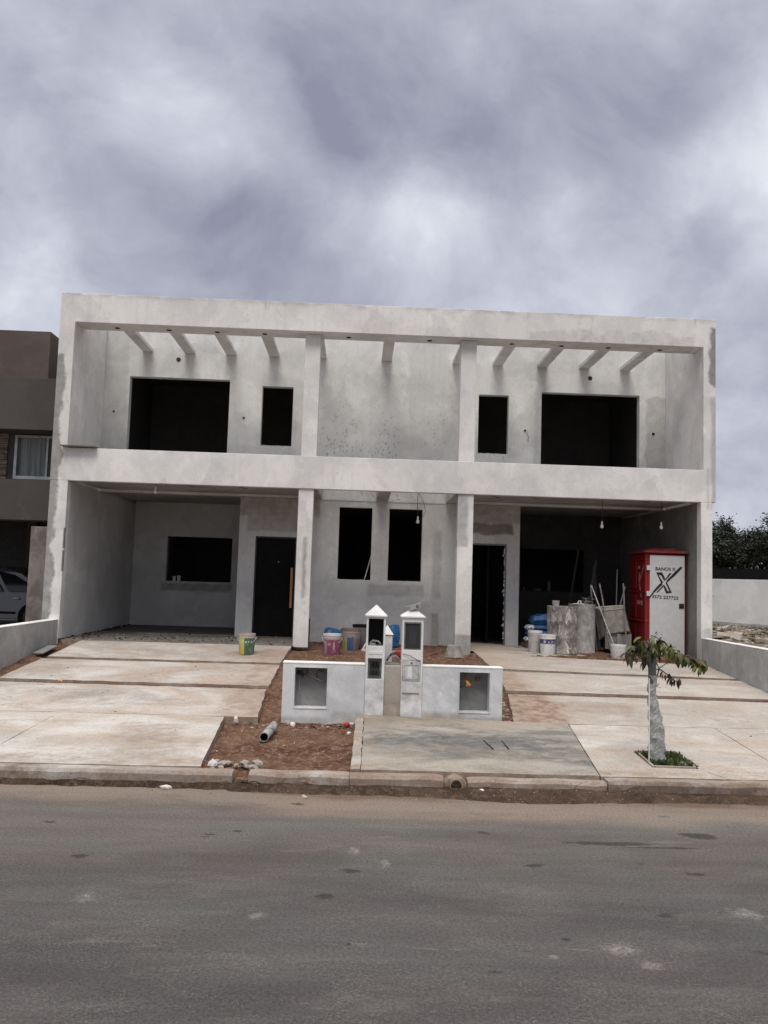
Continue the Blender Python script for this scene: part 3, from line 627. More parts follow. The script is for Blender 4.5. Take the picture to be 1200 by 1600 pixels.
# slabs
part(MB().box(-6.249, -1.62, .141, 2.049, 3.10, 3.24), 'balcony_slab', M_ceil)
part(MB().box(1.62, 6.299, .141, 2.049, 3.10, 3.24), 'balcony_slab', M_ceil)
part(MB().box(-6.249, 6.299, 2.235, 9.39, 3.101, 3.26), 'floor_slab', M_ceil)
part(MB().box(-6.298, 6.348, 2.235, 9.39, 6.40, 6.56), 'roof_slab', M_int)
part(MB().box(-1.4, 1.4, 2.038, 2.0495, 3.02, 3.05), 'plaster_ledge', M_gnd, bevel=.003)
# columns
part(MB().box(-1.745, -1.45, .03, .30, -.06, 3.049), 'column', M_front)
part(MB().box(1.42, 1.73, .03, .30, -.13, 3.049), 'column', M_front)
part(MB().box(-1.74, -1.43, .19, .48, 3.26, 6.219), 'column', M_front)
part(MB().box(1.43, 1.75, .19, .48, 3.26, 6.219), 'column', M_front)
part(MB().box(-6.297, 6.347, .141, .5, 3.245, 3.26), 'balcony_screed', M_ceil, bevel=0)
# pergola beams
for x in (-5.38, -4.44, -3.52, -2.56, -1.5, -.03, 1.58, 2.49, 3.51, 4.47, 5.41):
    part(MB().box(x-.115, x+.115, .531, 2.049, 6.22, 6.30), 'pergola_beam', M_front, bevel=.006)
for x in (-1.5, -.035, 1.52):
    part(MB().box(x-.13, x+.13, .141, 2.036, 3.055, 3.30), 'tie_beam', M_gnd, bevel=.006)
# downlight holes in the beam soffit
dh = MB(); dl0 = None
for x in (-5.56, -4.52, -3.55, -2.58, -.87, .79, 2.49, 3.52, 4.49, 5.57):
    me = MB().lathe([(.052, -.0), (.046, -.003), (.046, .0)], (x, .32, 6.2185), 14)
    o = part(me, 'downlight_hole', M_pipein, bevel=0)
# wall sockets and lamp outlets
def socket(x, z, w=.05, h=.05):
    a = MB().box(x-w/2, x+w/2, 2.046, 2.0495, z-h/2, z+h/2); o = part(a, 'socket_box', M_pipein, bevel=0)
    f = MB()
    f.box(x-w/2-.008, x-w/2, 2.043, 2.05, z-h/2-.008, z+h/2+.008).box(x+w/2, x+w/2+.008, 2.043, 2.05, z-h/2-.008, z+h/2+.008).box(x-w/2, x+w/2, 2.043, 2.05, z+h/2, z+h/2+.008).box(x-w/2, x+w/2, 2.043, 2.05, z-h/2-.008, z-h/2)
    f.build('socket_rim', M_coping, o)
for x, z in [(-6.06, 4.84), (-3.18, 4.80), (3.14, 4.75)]: socket(x, z)
socket(6.07, 4.78, .07, .07)
def dangle(x, z, pts, mat=M_cable): part(MB().tube([(x+a, 2.05+b_, z+c) for a, b_, c in pts], .005, 5), 'loose_wire', mat, bevel=0)
dangle(3.14, 4.75, [(0, 0, 0), (.01, -.05, -.02), (.05, -.05, -.08), (.08, -.03, -.16), (.06, -.03, -.22), (.08, -.03, -.25)])
dangle(6.07, 4.78, [(0, 0, 0), (-.02, -.04, 0), (-.03, -.04, -.04)])
for x, z in [(-4.69, 6.07), (4.61, 6.01)]:
    Mx = Matrix.Rotation(R(90), 4, 'X')
    part(MB().lathe([(.0, 0), (.05, 0), (.05, .006), (.038, .012), (.036, .002), (0, .002)], (x, 2.048, z), 16, M=Mx), 'lamp_outlet', M_cable, bevel=0)
# ledge board on the left end of the parapet
o = tag(MB().box(-6.39, -5.72, -.16, .14, 3.71, 3.728).build('plank', simple('thin_grey_board', (.16, .14, .12), .8), origin=(-6.05, 0, 3.71)), 'thin dark board lying over the left end of the balcony parapet', 'board')
# slots in the left pier
for z0, z1 in [(1.72, 2.12), (1.28, 1.68)]:
    part(MB().box(-6.268, -6.243, -.016, .03, z0, z1), 'conduit_slot', simple('slot_shadow_cement', (.16, .16, .155), .9), bevel=0)
part(MB().box(-1.452, -1.43, .1, .2, -.08, .50), 'dark_board', M_darkmetal, bevel=0)
# windows trims: rough mortar lips at sills
def lip(x0, x1, z, y=2.05, mat=M_niche):
    m = MB(); k = int((x1-x0)/.035)
    for i in range(k):
        h = .006+.014*random.random(); 
        if random.random() < .55: m.box(x0+i*.035, x0+i*.035+.034, y+.004, y+.06, z+.0005, z+h)
    part(m, 'mortar_crumbs', mat, bevel=0)['kind'] = 'stuff'
for a in [(-2.78, -2.11, 4.2), (2.1, 2.74, 4.2), (-.96, -.25, 1.28), (.15, .87, 1.28)]: lip(*a)
# doors
D1 = part(MB().box(-2.765, -1.93, 2.10, 2.145, -.02, 2.14), 'front_door', M_doorblk, bevel=.003, label='closed black front door with a long wooden pull bar')
for f in (((-2.80, -2.768), (-.02, 2.175)), ((-1.927, -1.90), (-.02, 2.175))):
    MB().box(f[0][0], f[0][1], 2.07, 2.15, f[1][0], f[1][1]).build('door_frame', M_darkmetal, D1)
MB().box(-2.767, -1.928, 2.07, 2.15, 2.143, 2.175).build('door_frame', M_darkmetal, D1)
MB().box(-2.0, -1.95, 2.035, 2.062, .62, 1.50).box(-1.985, -1.965, 2.062, 2.10, .70, .73).box(-1.985, -1.965, 2.062, 2.10, 1.38, 1.41).build('pull_bar', M_wood, D1, bevel=.004)
MB().lathe([(.012, 0), (.012, .006)], (-2.28, 2.1, 1.62), 10, M=Matrix.Rotation(R(90), 4, 'X')).build('peephole', M_galv, D1)
D2 = part(MB().box(2.38, 2.42, 2.25, 2.98, -.02, 2.12), 'front_door', M_doorblk, bevel=.003, label='black front door standing open into the dark hall')
fr = MB().box(2.745, 2.778, 2.07, 2.16, -.05, 2.15).box(1.972, 2.778, 2.07, 2.16, 2.14, 2.172)
part(fr, 'door_frame', M_box, bevel=.002)
lg = MB(); rr = random.Random(3)
for k in range(26):
    z = .05+rr.random()*2.05; lg.box(2.735-.01*rr.random(), 2.748, 2.08, 2.10, z, z+.015+.05*rr.random())
part(lg, 'mortar_crumbs', M_coping, bevel=0)['kind'] = 'stuff'
for z in (.35, 1.1, 1.9): part(MB().box(2.70, 2.725, 2.085, 2.1, z, z+.045), 'door_hinge', M_galv, bevel=0)
# ceiling stubs of cable
for x in (-3.95, -2.9, 2.2, 3.0, 5.3):
    part(MB().tube([(x, .35, 3.1), (x+.01, .34, 3.06), (x+.04, .33, 3.03), (x+.1, .33, 3.05)], .007, 5).tube([(x, .35, 3.1), (x-.03, .33, 3.05), (x-.06, .33, 3.06)], .006, 5), 'cable_stub', M_cable, bevel=0)

# pendant bulbs
def bulb(x, y, ztop, zb, label, slant=.0):
    t = thing('pendant_bulb', label, 'light bulb', (x, y, ztop), 'bare bulbs hanging from wires')
    MB().tube([(x, y, ztop), (x+.01+slant, y, (ztop+zb)/2), (x, y, zb+.13)], .006, 5).build('wire', M_cable, t)
    MB().lathe([(.018, zb+.08), (.02, zb+.14), (.008, zb+.15)], (x, y, 0), 10).build('socket', M_coping, t, smooth=True)
    MB().lathe([(.0, zb-.0), (.022, zb+.006), (.034, zb+.03), (.034, zb+.045), (.018, zb+.085)], (x, y, 0), 14).build('bulb', M_bulb, t, smooth=True)
bulb(.67, .6, 3.3, 2.47, 'white bulb on a long slanting wire in front of the right central window', -.03)
bulb(4.48, .6, 3.1, 2.50, 'white bulb hanging in the right carport above the wheelbarrow')
bulb(5.72, .6, 3.1, 2.52, 'white bulb hanging just above the red portable toilet')
bulb(-4.69, .6, 3.1, 2.90, 'bulb close under the ceiling of the left carport')
o = tag(MB().tube([(.67, .6, 3.1), (.78, .7, 2.95), (.84, .8, 2.75), (.78, .7, 2.62), (.68, .62, 2.5)], .005, 5).build('cable', M_cable, origin=(.67, .6, 3.1)), 'thin loose cable looping beside the central hanging bulb', 'cable')

# things seen in the openings
def leaning(name, p0, p1, r, mat, label, cat, n_=8, group=None):
    o = MB().tube([p0, p1], r, n_).build(name, mat, origin=p0, smooth=True); tag(o, label, cat, group); return o
leaning('broom_handle', (-.44, 2.5, 1.0), (-.22, 2.35, 1.86), .012, M_coping, 'pale pole leaning inside the left central window', 'pole')
for i, (x, z, w, h, lb) in enumerate([(-5.2, 1.102, .09, .12, 'small white pot left of the two on the dark kitchen opening sill'), (-5.08, 1.102, .10, .14, 'larger white pot right of the two on the left carport opening sill')]):
    o = MB().lathe([(w/2*.8, 0), (w/2, h), (w/2*.9, h), (w/2*.7, .02)], (x, 5.08, z), 14).build('pot', M_white, origin=(x, 5.08, z), smooth=True); tag(o, lb, 'pot')
for i, (x, w, h, lb) in enumerate([(4.45, .09, .28, 'tall pale bottle on the sill of the dark right carport opening'), (4.15, .2, .07, 'low flat packet on the sill of the right carport opening'), (3.8, .05, .1, 'small can at the left end of the right carport sill')]):
    o = MB().lathe([(w/2, 0), (w/2, h*.8), (w/2*.6, h)], (x, 5.08, 1.132), 12).build('bottle' if i == 0 else 'packet', M_garS, origin=(x, 5.08, 1.132), smooth=True); tag(o, lb, 'bottle' if i == 0 else 'packet')

# ------------------------------------------------------------------ low boundary walls
o = thing('boundary_wall', 'low grey plastered wall with pale top beside the left driveway', 'wall', (-6.4, -2, -.6))
MB().prism([(-6.46, -.9), (-6.27, -.9), (-6.27, .335), (-6.46, .335)], -5.0, -.015).build('wall_body', M_low, o, bevel=.01)
MB().prism([(-6.462, .336), (-6.268, .336), (-6.268, .352), (-6.462, .352)], -5.0, -.013).build('coping', M_coping, o, bevel=.004)
o = thing('boundary_wall', 'low grey plastered wall with pale top beside the right driveway', 'wall', (6.4, -2, -.6))
MB().prism([(6.30, -.9), (6.46, -.9), (6.46, .335), (6.30, .335)], -5.0, -.015).build('wall_body', M_low, o, bevel=.01)
MB().prism([(6.298, .336), (6.462, .336), (6.462, .352), (6.298, .352)], -5.0, -.013).build('coping', M_coping, o, bevel=.004)

# ------------------------------------------------------------------ meter wall
Y = -4.8
MW = thing('meter_wall', 'low white plastered meter wall with two niches, two gabled pillars and a beige middle panel', 'wall', (0, -4.7, -.6))
def niche_wall(x0, x1, hole, mat=M_meter): return wall(x0, x1, -.75, .135, Y, Y+.2, [hole])
NL = (-1.345, -.905, -.455, .085); NR = (.91, 1.325, -.46, .08)
niche_wall(-1.51, -.389, NL).build('wall_body', M_meter, MW, bevel=.008)
niche_wall(.396, 1.505, NR).build('wall_body', M_meter, MW, bevel=.008)
MB().box(-1.515, -.39, Y-.004, Y+.205, .136, .155).build('coping', M_coping, MW, bevel=.004)
MB().box(.397, 1.51, Y-.004, Y+.205, .136, .155).build('coping', M_coping, MW, bevel=.004)
MB().box(-.128, .128, Y+.03, Y+.18, -.75, .135).build('middle_panel', M_beige, MW, bevel=.006)
for (x0, x1, z0, z1) in (NL, NR):
    MB().box(x0-.03, x1+.03, Y+.203, Y+.215, z0-.03, z1+.03).build('niche_back', M_niche, MW)
# gas pipes in the niches
MB().tube([(-1.27, Y+.16, -.02), (-1.24, Y+.08, 0), (-.97, Y+.04, -.11)], .011, 6).tube([(-1.31, Y+.16, .0), (-1.26, Y+.12, -.01)], .03, 8).tube([(-1.26, Y+.10, .03), (-1.245, Y+.10, -.06)], .022, 6).build('gas_pipe', M_cable, MW, smooth=True)
MB().tube([(-1.19, Y+.12, .083), (-1.185, Y+.11, .02), (-1.19, Y+.13, -.03)], .018, 6).build('rusty_pipe', M_brownpipe, MW, smooth=True)
MB().tube([(-.97, Y+.17, .02), (-1.03, Y+.12, .04), (-1.06, Y+.12, -.01), (-1.04, Y+.14, -.06)], .012, 6).build('rusty_pipe', M_brownpipe, MW, smooth=True)
MB().tube([(-1.29, Y+.16, -.44), (-1.29, Y+.17, -.05)], .006, 5).build('thin_tube', M_galv, MW, smooth=True)
MB().tube([(.97, Y+.1, .075), (1.0, Y+.09, .03), (1.01, Y+.1, -.03)], .018, 6).build('rusty_pipe', M_brownpipe, MW, smooth=True)
MB().tube([(.92, Y+.08, -.13), (.99, Y+.06, -.10), (1.03, Y+.08, -.09)], [.018, .016, .013], 8).build('gas_pipe', M_cable, MW, smooth=True)
MB().tube([(1.01, Y+.08, -.04), (1.04, Y+.06, -.085), (1.06, Y+.06, -.09)], [.015, .022, .012], 6).tube([(1.01, Y+.07, -.10), (1.07, Y+.06, -.10)], .016, 6).build('orange_valve', M_orange, MW, smooth=True)
MB().box(1.155, 1.215, Y+.15, Y+.2, -.05, .0).tube([(1.2, Y+.15, -.02), (1.25, Y+.12, .06)], .006, 5).build('rusty_pipe', M_brownpipe, MW)
def rim(x0, x1, z0, z1, y, mat, t=.012, name='niche_trim', parent=MW, d=.008):
    MB().box(x0-t, x1+t, y-d, y-.0005, z1, z1+t).box(x0-t, x1+t, y-d, y-.0005, z0-t, z0).box(x0-t, x0, y-d, y-.0005, z0, z1).box(x1, x1+t, y-d, y-.0005, z0, z1).build(name, mat, parent)
rim(*NL, Y, M_meter); rim(*NR, Y, M_meter)
# pillars
def pillar(x0, x1, ztop, zap, win, low, tag_):
    c = (x0+x1)/2; y0, y1 = Y-.012, Y+.24
    o = wall(x0, x1, -.75, ztop, y0, y1, [win, low]).build('pillar', M_pillar, MW, bevel=.005); o['label'] = tag_
    e = .022; m = MB(); z = ztop+.001
    vs = [(x0-e, y0-e, z), (x1+e, y0-e, z), (x1+e, y1+e, z), (x0-e, y1+e, z), (x0-e, y0-e, z+.02), (x1+e, y0-e, z+.02), (x1+e, y1+e, z+.02), (x0-e, y1+e, z+.02), (c, (y0+y1)/2, zap)]
    m.add(vs, [[3, 2, 1, 0], [0, 1, 5, 4], [1, 2, 6, 5], [2, 3, 7, 6], [3, 0, 4, 7], [4, 5, 8], [5, 6, 8], [6, 7, 8], [7, 4, 8]])
    m.build('pillar_cap', M_pillar, o, bevel=.003)
    return o, y0, y1
P1, y0, y1 = pillar(-.388, -.128, .80, .965, (-.362, -.152, .405, .775), (-.355, -.165, -.045, .235), 'left gabled pillar with an empty black meter opening')
MB().box(-.385, -.131, y1+.0005, y1+.01, .38, .8).build('box_back', M_pipein, P1); MB().box(-.361, -.153, y0+.03, y1, .4005, .41).build('box_floor', M_box, P1)
MB().box(-.374, -.142, y0+.004, y0+.012, .28, .345).box(-.352, -.165, y0-.006, y0+.002, .293, .332).build('slot_plate', M_pillar, P1, bevel=.003)
MB().box(-.36, -.16, y0+.05, y0+.06, -.05, .24).build('fuse_backplate', M_box, P1)
f = MB()
for k in range(3): f.lathe([(.022, -.09), (.022, -.03), (.016, -.02), (.016, .03), (.022, .04), (.022, .09)], (-.305+.045*k, y0+.03, .10), 10)
f.build('fuse_holder', M_black, P1, smooth=True)
MB().tube([(-.335, y0+.06, .43), (-.30, y0+.05, .475), (-.22, y0+.05, .465), (-.19, y0+.05, .43)], .012, 6).box(-.34, -.26, y0+.05, y0+.12, .411, .44).build('metal_clamp', M_galv, P1)
P2, y0, y1 = pillar(.105, .395, .80, .945, (.13, .365, .365, .74), (.12, .365, -.06, .225), 'right gabled pillar with a glazed meter box')
MB().box(.11, .39, y1+.0005, y1+.01, .34, .8).build('box_back', M_pipein, P2)
MB().box(.132, .363, y0+.02, y0+.028, .367, .738).build('meter_glass', M_mglass, P2)
q = MB().box(.20, .30, y0+.06, y0+.12, .44, .60).build('electric_meter', M_galv, P2, bevel=.01)
q = MB().box(.19, .31, y0+.09, y0+.16, .38, .68).build('meter_base', M_box, P2, bevel=.01)
rim(.146, .349, .381, .724, y0+.012, M_box, .014, 'box_frame', P2)
MB().box(.125, .36, y0-.006, y0+.02, -.055, .22).build('lower_cover', M_cover, P2, bevel=.004)
MB().lathe([(.012, 0), (.012, .004)], (.243, y0-.006, .185), 10, M=Matrix.Rotation(R(90), 4, 'X')).build('keyhole', M_black, P2)
rim(.15, .335, -.03, .155, y0-.008, M_galv, .006, 'cover_emboss', P2, .004)
MB().box(.19, .25, y0-.010, y0-.007, -.01, .14).build('cover_label', M_pillar, P2)
MB().tube([(.12, y0-.01, .31), (.22, y0-.03, .285), (.31, y0-.015, .235), (.36, y0-.01, .215)], .005, 5).build('thin_tube', M_cable, P2)
mm = MB().box(.12, .35, y0-.008, y0-.001, -.23, -.215); mm.build('plaster_seam', M_niche, P2)
# metal bracket lying on the right cap
t = thing('metal_bracket', 'small galvanised bracket lying tilted on the right pillar cap', 'bracket', (.27, Y+.1, .93))
Mx = Matrix.Translation((.27, Y+.07, .955)) @ Matrix.Rotation(R(-16), 4, 'Y')
MB().box(-.12, .10, -.05, .06, .02, .03, M=Mx).build('plate', M_galv, t)
MB().box(-.08, .04, -.05, -.04, -.035, .02, M=Mx).build('flange', M_galv, t)
MB().box(-.08, .04, .04, .05, -.035, .02, M=Mx).build('flange', M_galv, t)
Mh = Mx @ Matrix.Rotation(R(90), 4, 'X')
MB().lathe([(.014, -.055), (.030, -.055), (.030, .05), (.014, .05)], n=12, M=Mx @ Matrix.Translation((.045, 0, -.005)) @ Matrix.Rotation(R(90), 4, 'X'), cap=False).build('ring', M_galv, t)
# third small gabled pillar standing behind
yb = Y+.62
t = thing('small_pillar', 'smaller pale gabled pillar behind the gap between the two meter pillars', 'pillar', (-.07, yb, -.5))
MB().box(-.15, .0, yb, yb+.2, -.6, .52).build('pillar_body', M_pillar, t, bevel=.004)
MB().add([(-.165, yb-.015, .521), (.015, yb-.015, .521), (.015, yb+.215, .521), (-.165, yb+.215, .521), (-.075, yb+.1, .655)], [[3, 2, 1, 0], [0, 1, 4], [1, 2, 4], [2, 3, 4], [3, 0, 4]]).build('pillar_cap', M_pillar, t)
# bundle of cables and red box between the pillars
rr = random.Random(5)
t = thing('cable_bundle', 'coils of black and white cable behind the beige panel between pillars', 'cables', (0, Y+.35, .1))
for k in range(9):
    zz0 = .16+.02*rr.random(); h = .06+.09*rr.random(); pts = []
    for i in range(9):
        a = math.pi*i/8; pts.append((-.10+.28*i/8*.8+.02*rr.random(), Y+.25+.05*k*.5+.02*rr.random(), zz0+h*math.sin(a)))
    MB().tube(pts, .006, 5).build('cable_loop', M_cablew if k % 2 else M_cable, t, smooth=True)
o = tag(MB().box(.04, .13, Y+.3, Y+.4, .24, .32, M=None).build('red_box', M_redcap, origin=(.08, Y+.35, .24), bevel=.01), 'small red plastic box between the meter pillars', 'box')
t = thing('cable_support', 'pale brick propping the cables behind the middle panel', 'brick', (0, Y+.35, .0))
MB().box(-.12, .1, Y+.22, Y+.45, -.55, .15).build('block', M_niche, t, bevel=.006)

# ------------------------------------------------------------------ buckets, drums, bags
def soilz(x, y): return bed(x, y)
def bucket(loc, r, h, mat, label, ry=0, handle='down', rim_mat=None, flip=False, fill=None, group=None, name='bucket', inner=None):
    t = thing(name, label, 'bucket', loc, group); x, y, z = loc; c = (x, y, z)
    R0 = r*.86
    prof = [(R0*.97, 0), (R0, .012), (r*.965, h*.80), (r*.99, h*.80), (r*.99, h*.83), (r*.965, h*.835), (r*.965, h*.90), (r, h*.905), (r, h), (r*.94, h), (R0*.9, .02)]
    M = Matrix.Translation((0, 0, h)) @ Matrix.Rotation(math.pi, 4, 'X') if flip else None
    b_ = MB().lathe(prof[:8], c, 28, M=M, cap=False); b_.lathe([(0.001, 0.001), (R0*.97, .0)], c, 28, M=M, cap=False)
    ob = b_.build('body', mat, t, smooth=True)
    MB().lathe(prof[7:]+[(.001, .021)], c, 28, M=M, cap=False).build('rim', rim_mat or mat, t, smooth=True)
    if fill: MB().lathe([(.001, h*.6), (r*.93, h*.6)], c, 20, cap=False).build('contents', fill, t)
    if handle:
        pts = []
        for i in range(13):
            a = math.pi*i/12; 
            if handle == 'down': pts.append((x-math.cos(a)*(r+.012), y-.02-math.sin(a)*(r*.62), z+h*.84-math.sin(a)*h*.34))
            elif handle == 'side': pts.append((x-math.cos(a)*(r+.012), y-math.sin(a)*(r+.03), z+h*.86-math.sin(a)*.03))
            else: pts.append((x-math.cos(a)*(r+.012), y+math.sin(a)*r*.4, z+h*.84+math.sin(a)*r*.9))
        MB().tube(pts, .0045, 5).build('handle', M_galv, t, smooth=True)
    return t
bm_green = bucketmat('green_yellow_label', [(.0, .30, -3.2, 3.2, (.045, .13, .075), .02), (.0, .30, -1.2, -.22, (.50, .48, .10), .05), (.0, .13, -.95, -.35, (.62, .40, .05), .15), (.0, .29, -.26, -.2, (.5, .5, .42), .0),
     (.205, .235, -.9, -.75, (.6, .6, .6), .1), (.215, .25, -.55, -.38, (.6, .6, .6), .1), (.21, .25, -.1, .12, (.6, .62, .6), .1), (.215, .25, .25, .42, (.6, .6, .6), .1), (.21, .24, .6, .8, (.6, .6, .6), .1), (.05, .14, .55, .62, (.55, .6, .55), .1)], (.45, .38, .32), (.3, .27, .22), .35)
bucket((-2.51, -.92, G(-2.51, -.92)), .155, .375, bm_green, 'green and yellow labelled paint bucket with dusty rim on the left driveway', rim_mat=simple('dusty_beige_rim', (.42, .34, .28), .7, var=.2))
bm_pink = bucketmat('magenta_label', [(.0, .30, -3.2, 3.2, (.24, .065, .13), .02), (.0, .27, -1.2, -.6, (.36, .22, .25), .2), (.10, .24, .15, .35, (.55, .42, .42), .2), (.18, .24, -.5, -.1, (.42, .25, .27), .2)], (.5, .42, .38), (.40, .28, .27), .5)
bucket((-.97, -.30, soilz(-.97, -.3)-.01), .178, .40, bm_pink, 'pink magenta labelled bucket with white rim on the soil beside the left column', rim_mat=M_white)
bm_mix = bucketmat('yellow_blue_label', [(.0, .25, -1.2, -.45, (.34, .36, .07), .1), (.0, .27, -.42, .35, (.05, .10, .26), .1), (.0, .25, .35, 1.2, (.2, .16, .15), .2)], (.3, .26, .24), (.16, .13, .12), .6)
bucket((-.62, .55, soilz(-.62, .55)-.01), .20, .44, bm_mix, 'stained bucket with yellow and blue label behind the pink bucket', handle=None, rim_mat=simple('brown_crusted_rim', (.2, .13, .11), .8))
bm_dark = bucketmat('dark_grey_bucket', [], (.16, .145, .14), (.1, .09, .085), .6)
bucket((-.38, 1.0, soilz(-.38, 1.0)), .215, .47, bm_dark, 'dark grey bucket nearest the wall behind the left meter pillar', handle=None, rim_mat=M_rubber)
o = bucket((-.42, -2.55, soilz(-.42, -2.55)-.02), .21, .24, bucketmat('orange_pan', [], (.55, .27, .06), (.4, .25, .12), .3), 'low white tub with orange base half hidden by the left meter pillar', handle='side', rim_mat=M_white, fill=M_tray, name='tub')
o.location.z += .02
# white cement box / level
o = MB().box(-.06, .06, -.02, .02, 0, .34, M=Matrix.Translation((-.36, .35, -.15)) @ Matrix.Rotation(R(28), 4, 'Y')).build('packet', M_white, origin=(-.36, .35, -.15), bevel=.01)
tag(o, 'white packet with red print leaning on the buckets', 'packet')
o2 = MB().box(-.03, .03, -.024, -.0205, .09, .25, M=Matrix.Translation((-.36, .35, -.15)) @ Matrix.Rotation(R(28), 4, 'Y')).build('red_print', M_redcap, o)
bm_wb = bucketmat('white_blue_band', [(.20, .30, -3.2, 3.2, (.03, .035, .12), .02), (.225, .27, -.75, -.45, (.5, .5, .55), .15), (.23, .265, .25, .5, (.45, .45, .5), .15), (.228, .265, -.2, .05, (.3, .3, .4), .2)], (.66, .66, .64), (.42, .40, .37), .6)
bucket((3.30, .22, G(3.3, .22)), .165, .385, bm_wb, 'white bucket with a dark blue band in front of the splattered drum', handle=None, rim_mat=M_white)
bucket((3.12, .55, G(3.1, .55)), .15, .43, bucketmat('plain_white_bucket', [], (.45, .43, .41), (.25, .23, .22), .5), 'plain white bucket hidden behind the blue banded one', handle=None, rim_mat=M_white)
bm_sm = bucketmat('caked_white_bucket', [(.03, .16, -.6, .6, (.5, .49, .48), .4)], (.55, .54, .52), (.25, .245, .24), .75, 22)
wbk = bucket((4.63, -.05, G(4.63, -.05)), .155, .28, bm_sm, 'small cement-caked white bucket below the wheelbarrow', handle=None, rim_mat=M_white)

def drum(loc, r, h, mat, label, ribs=True):
    t = thing('metal_drum', label, 'drum', loc); x, y, z = loc
    pr = [(r*.985, 0), (r*1.01, .01), (r*1.01, .03), (r, .035)]
    if ribs:
        for f in (.34, .67): pr += [(r, h*f-.02), (r*1.012, h*f-.006), (r*1.012, h*f+.006), (r, h*f+.02)]
    else: pr += [(r*1.0, h*.5)]
    pr += [(r, h-.03), (r*1.015, h-.02), (r*1.015, h), (r*.95, h), (r*.95, .03)]
    wob = lambda a, zz_: .008*noise.noise(Vector((math.cos(a)*2, math.sin(a)*2, zz_*5+x)))
    MB().lathe(pr, loc, 40, cap=False, wob=wob).build('shell', mat, t, smooth=True)
    MB().lathe([(.001, h*.93), (r*.955, h*.93)], loc, 30, cap=False).build('contents', M_tray, t)
    return t
mm, n, b, P, O = newmat('drum_drips'); M_drip = mm
v = n.noise(n.scale(O, 4, 4, 1.6), 2.6, 7, .7, .6); w = n.noise(n.scale(O, 1, 1, .7), 9, 6, .7)
c = n.mix(n.ss(w, .4, .62), (.27, .255, .235), (.13, .118, .105)); c = n.mix(n.m('MULTIPLY', n.ss(v, .53, .60), .9), c, (.55, .52, .47))
c = n.mix(n.m('MULTIPLY', n.ss(v, .44, .38), .8), c, (.06, .05, .045))
n.inp(b, 'Base Color', c); n.inp(b, 'Roughness', .75); n.inp(b, 'Normal', n.bump(v, .2, .004))
drum((3.67, .55, G(3.67, .55)), .305, .955, M_drip, 'ribbed metal drum splattered with pale drips on the left')
drum((4.18, .95, G(4.18, .95)), .275, 1.01, M_drumB, 'smooth grey cement-stained drum on the right', ribs=False)
bucket((3.52, .50, .86), .075, .13, M_drumB, 'small tin can standing on the splattered drum', handle=None, name='tin_can')
# junk on right drum
rr = random.Random(11); t = thing('cable_heap', 'tangle of dark rags and cable heaped on the right drum', 'cable heap', (4.2, .95, .93))
for k in range(9):
    pts = [(4.27+.13*math.cos(a*.9+k)*rr.uniform(.6, 1.1), .9+.1*math.sin(a+k), .94+.02*k*.6+.03*rr.random()) for a in [i*.7 for i in range(9)]]
    MB().tube(pts, .013, 6).build('coil', M_darkmetal if k % 3 else M_galv, t, smooth=True)
t = thing('lidded_tray', 'pale flat trowel lying on the rear grey drum rim', 'tool', (4.05, .72, .93))
MB().box(3.93, 4.16, .68, .78, .925, .94).build('blade', M_white, t, bevel=.004); MB().tube([(4.03, .73, .94), (4.05, .73, .99), (4.09, .73, .99), (4.1, .73, .945)], .012, 6).build('grip', M_white, t, smooth=True)

def bag(loc, L, Wd, Hh, mat, label, rz=0, group=None, slump=0, seed=0, cat='bag'):
    """pillow shaped sack"""
    m = MB(); nx, ny = 16, 10; top = []; bot = []
    for j in range(ny+1):
        for i in range(nx+1):
            u, v = i/nx*2-1, j/ny*2-1
            e = (1-abs(u)**6)*(1-abs(v)**5); e = max(e, 0)**.3
            wr = .22*noise.noise(Vector((u*3+seed, v*3, seed)))+.14*noise.noise(Vector((u*8, v*8, seed)))
            x, y = u*L/2*(1-.05*abs(v)), v*Wd/2*(1-.08*abs(u))
            top.append((x, y, Hh*.5+Hh*.5*e*(1+wr)+slump*u)); bot.append((x, y, Hh*.5-Hh*.48*e+slump*u*.3))
    Mz = Matrix.Translation(loc) @ Matrix.Rotation(rz, 4, 'Z'); k = (nx+1)*(ny+1)
    fs = [[j*(nx+1)+i, j*(nx+1)+i+1, (j+1)*(nx+1)+i+1, (j+1)*(nx+1)+i] for j in range(ny) for i in range(nx)]
    fs += [[k+q for q in f][::-1] for f in fs[:nx*ny]]
    ring = [i for i in range(nx)]+[j*(nx+1)+nx for j in range(ny)]+[ny*(nx+1)+i for i in range(nx, 0, -1)]+[j*(nx+1) for j in range(ny, 0, -1)]
    fs += [[ring[q], k+ring[q], k+ring[(q+1) % len(ring)], ring[(q+1) % len(ring)]] for q in range(len(ring))]
    m.add([Mz @ Vector(v) for v in top+bot], fs); o = m.build('cement_bag', mat, origin=loc, smooth=True); tag(o, label, cat, group); return o
GB = 'blue cement bags stacked in the right carport'
mm, n, b, P, O = newmat('blue_white_cement_bag'); M_cbag = mm
x_ = n.sep(O)[0]; w = n.noise(O, 20, 3)
c = n.mix(n.m('MULTIPLY', n.ss(x_, -.17, -.19), n.ss(w, .62, .56)), (.012, .075, .20), (.52, .53, .55))
c = n.mix(n.ss(n.noise(O, 10, 5, .6), .55, .7, 0, .5), c, (.03, .12, .28)); n.inp(b, 'Base Color', c); n.inp(b, 'Roughness', .5)
zb_ = G(3.4, 1.7)+.10
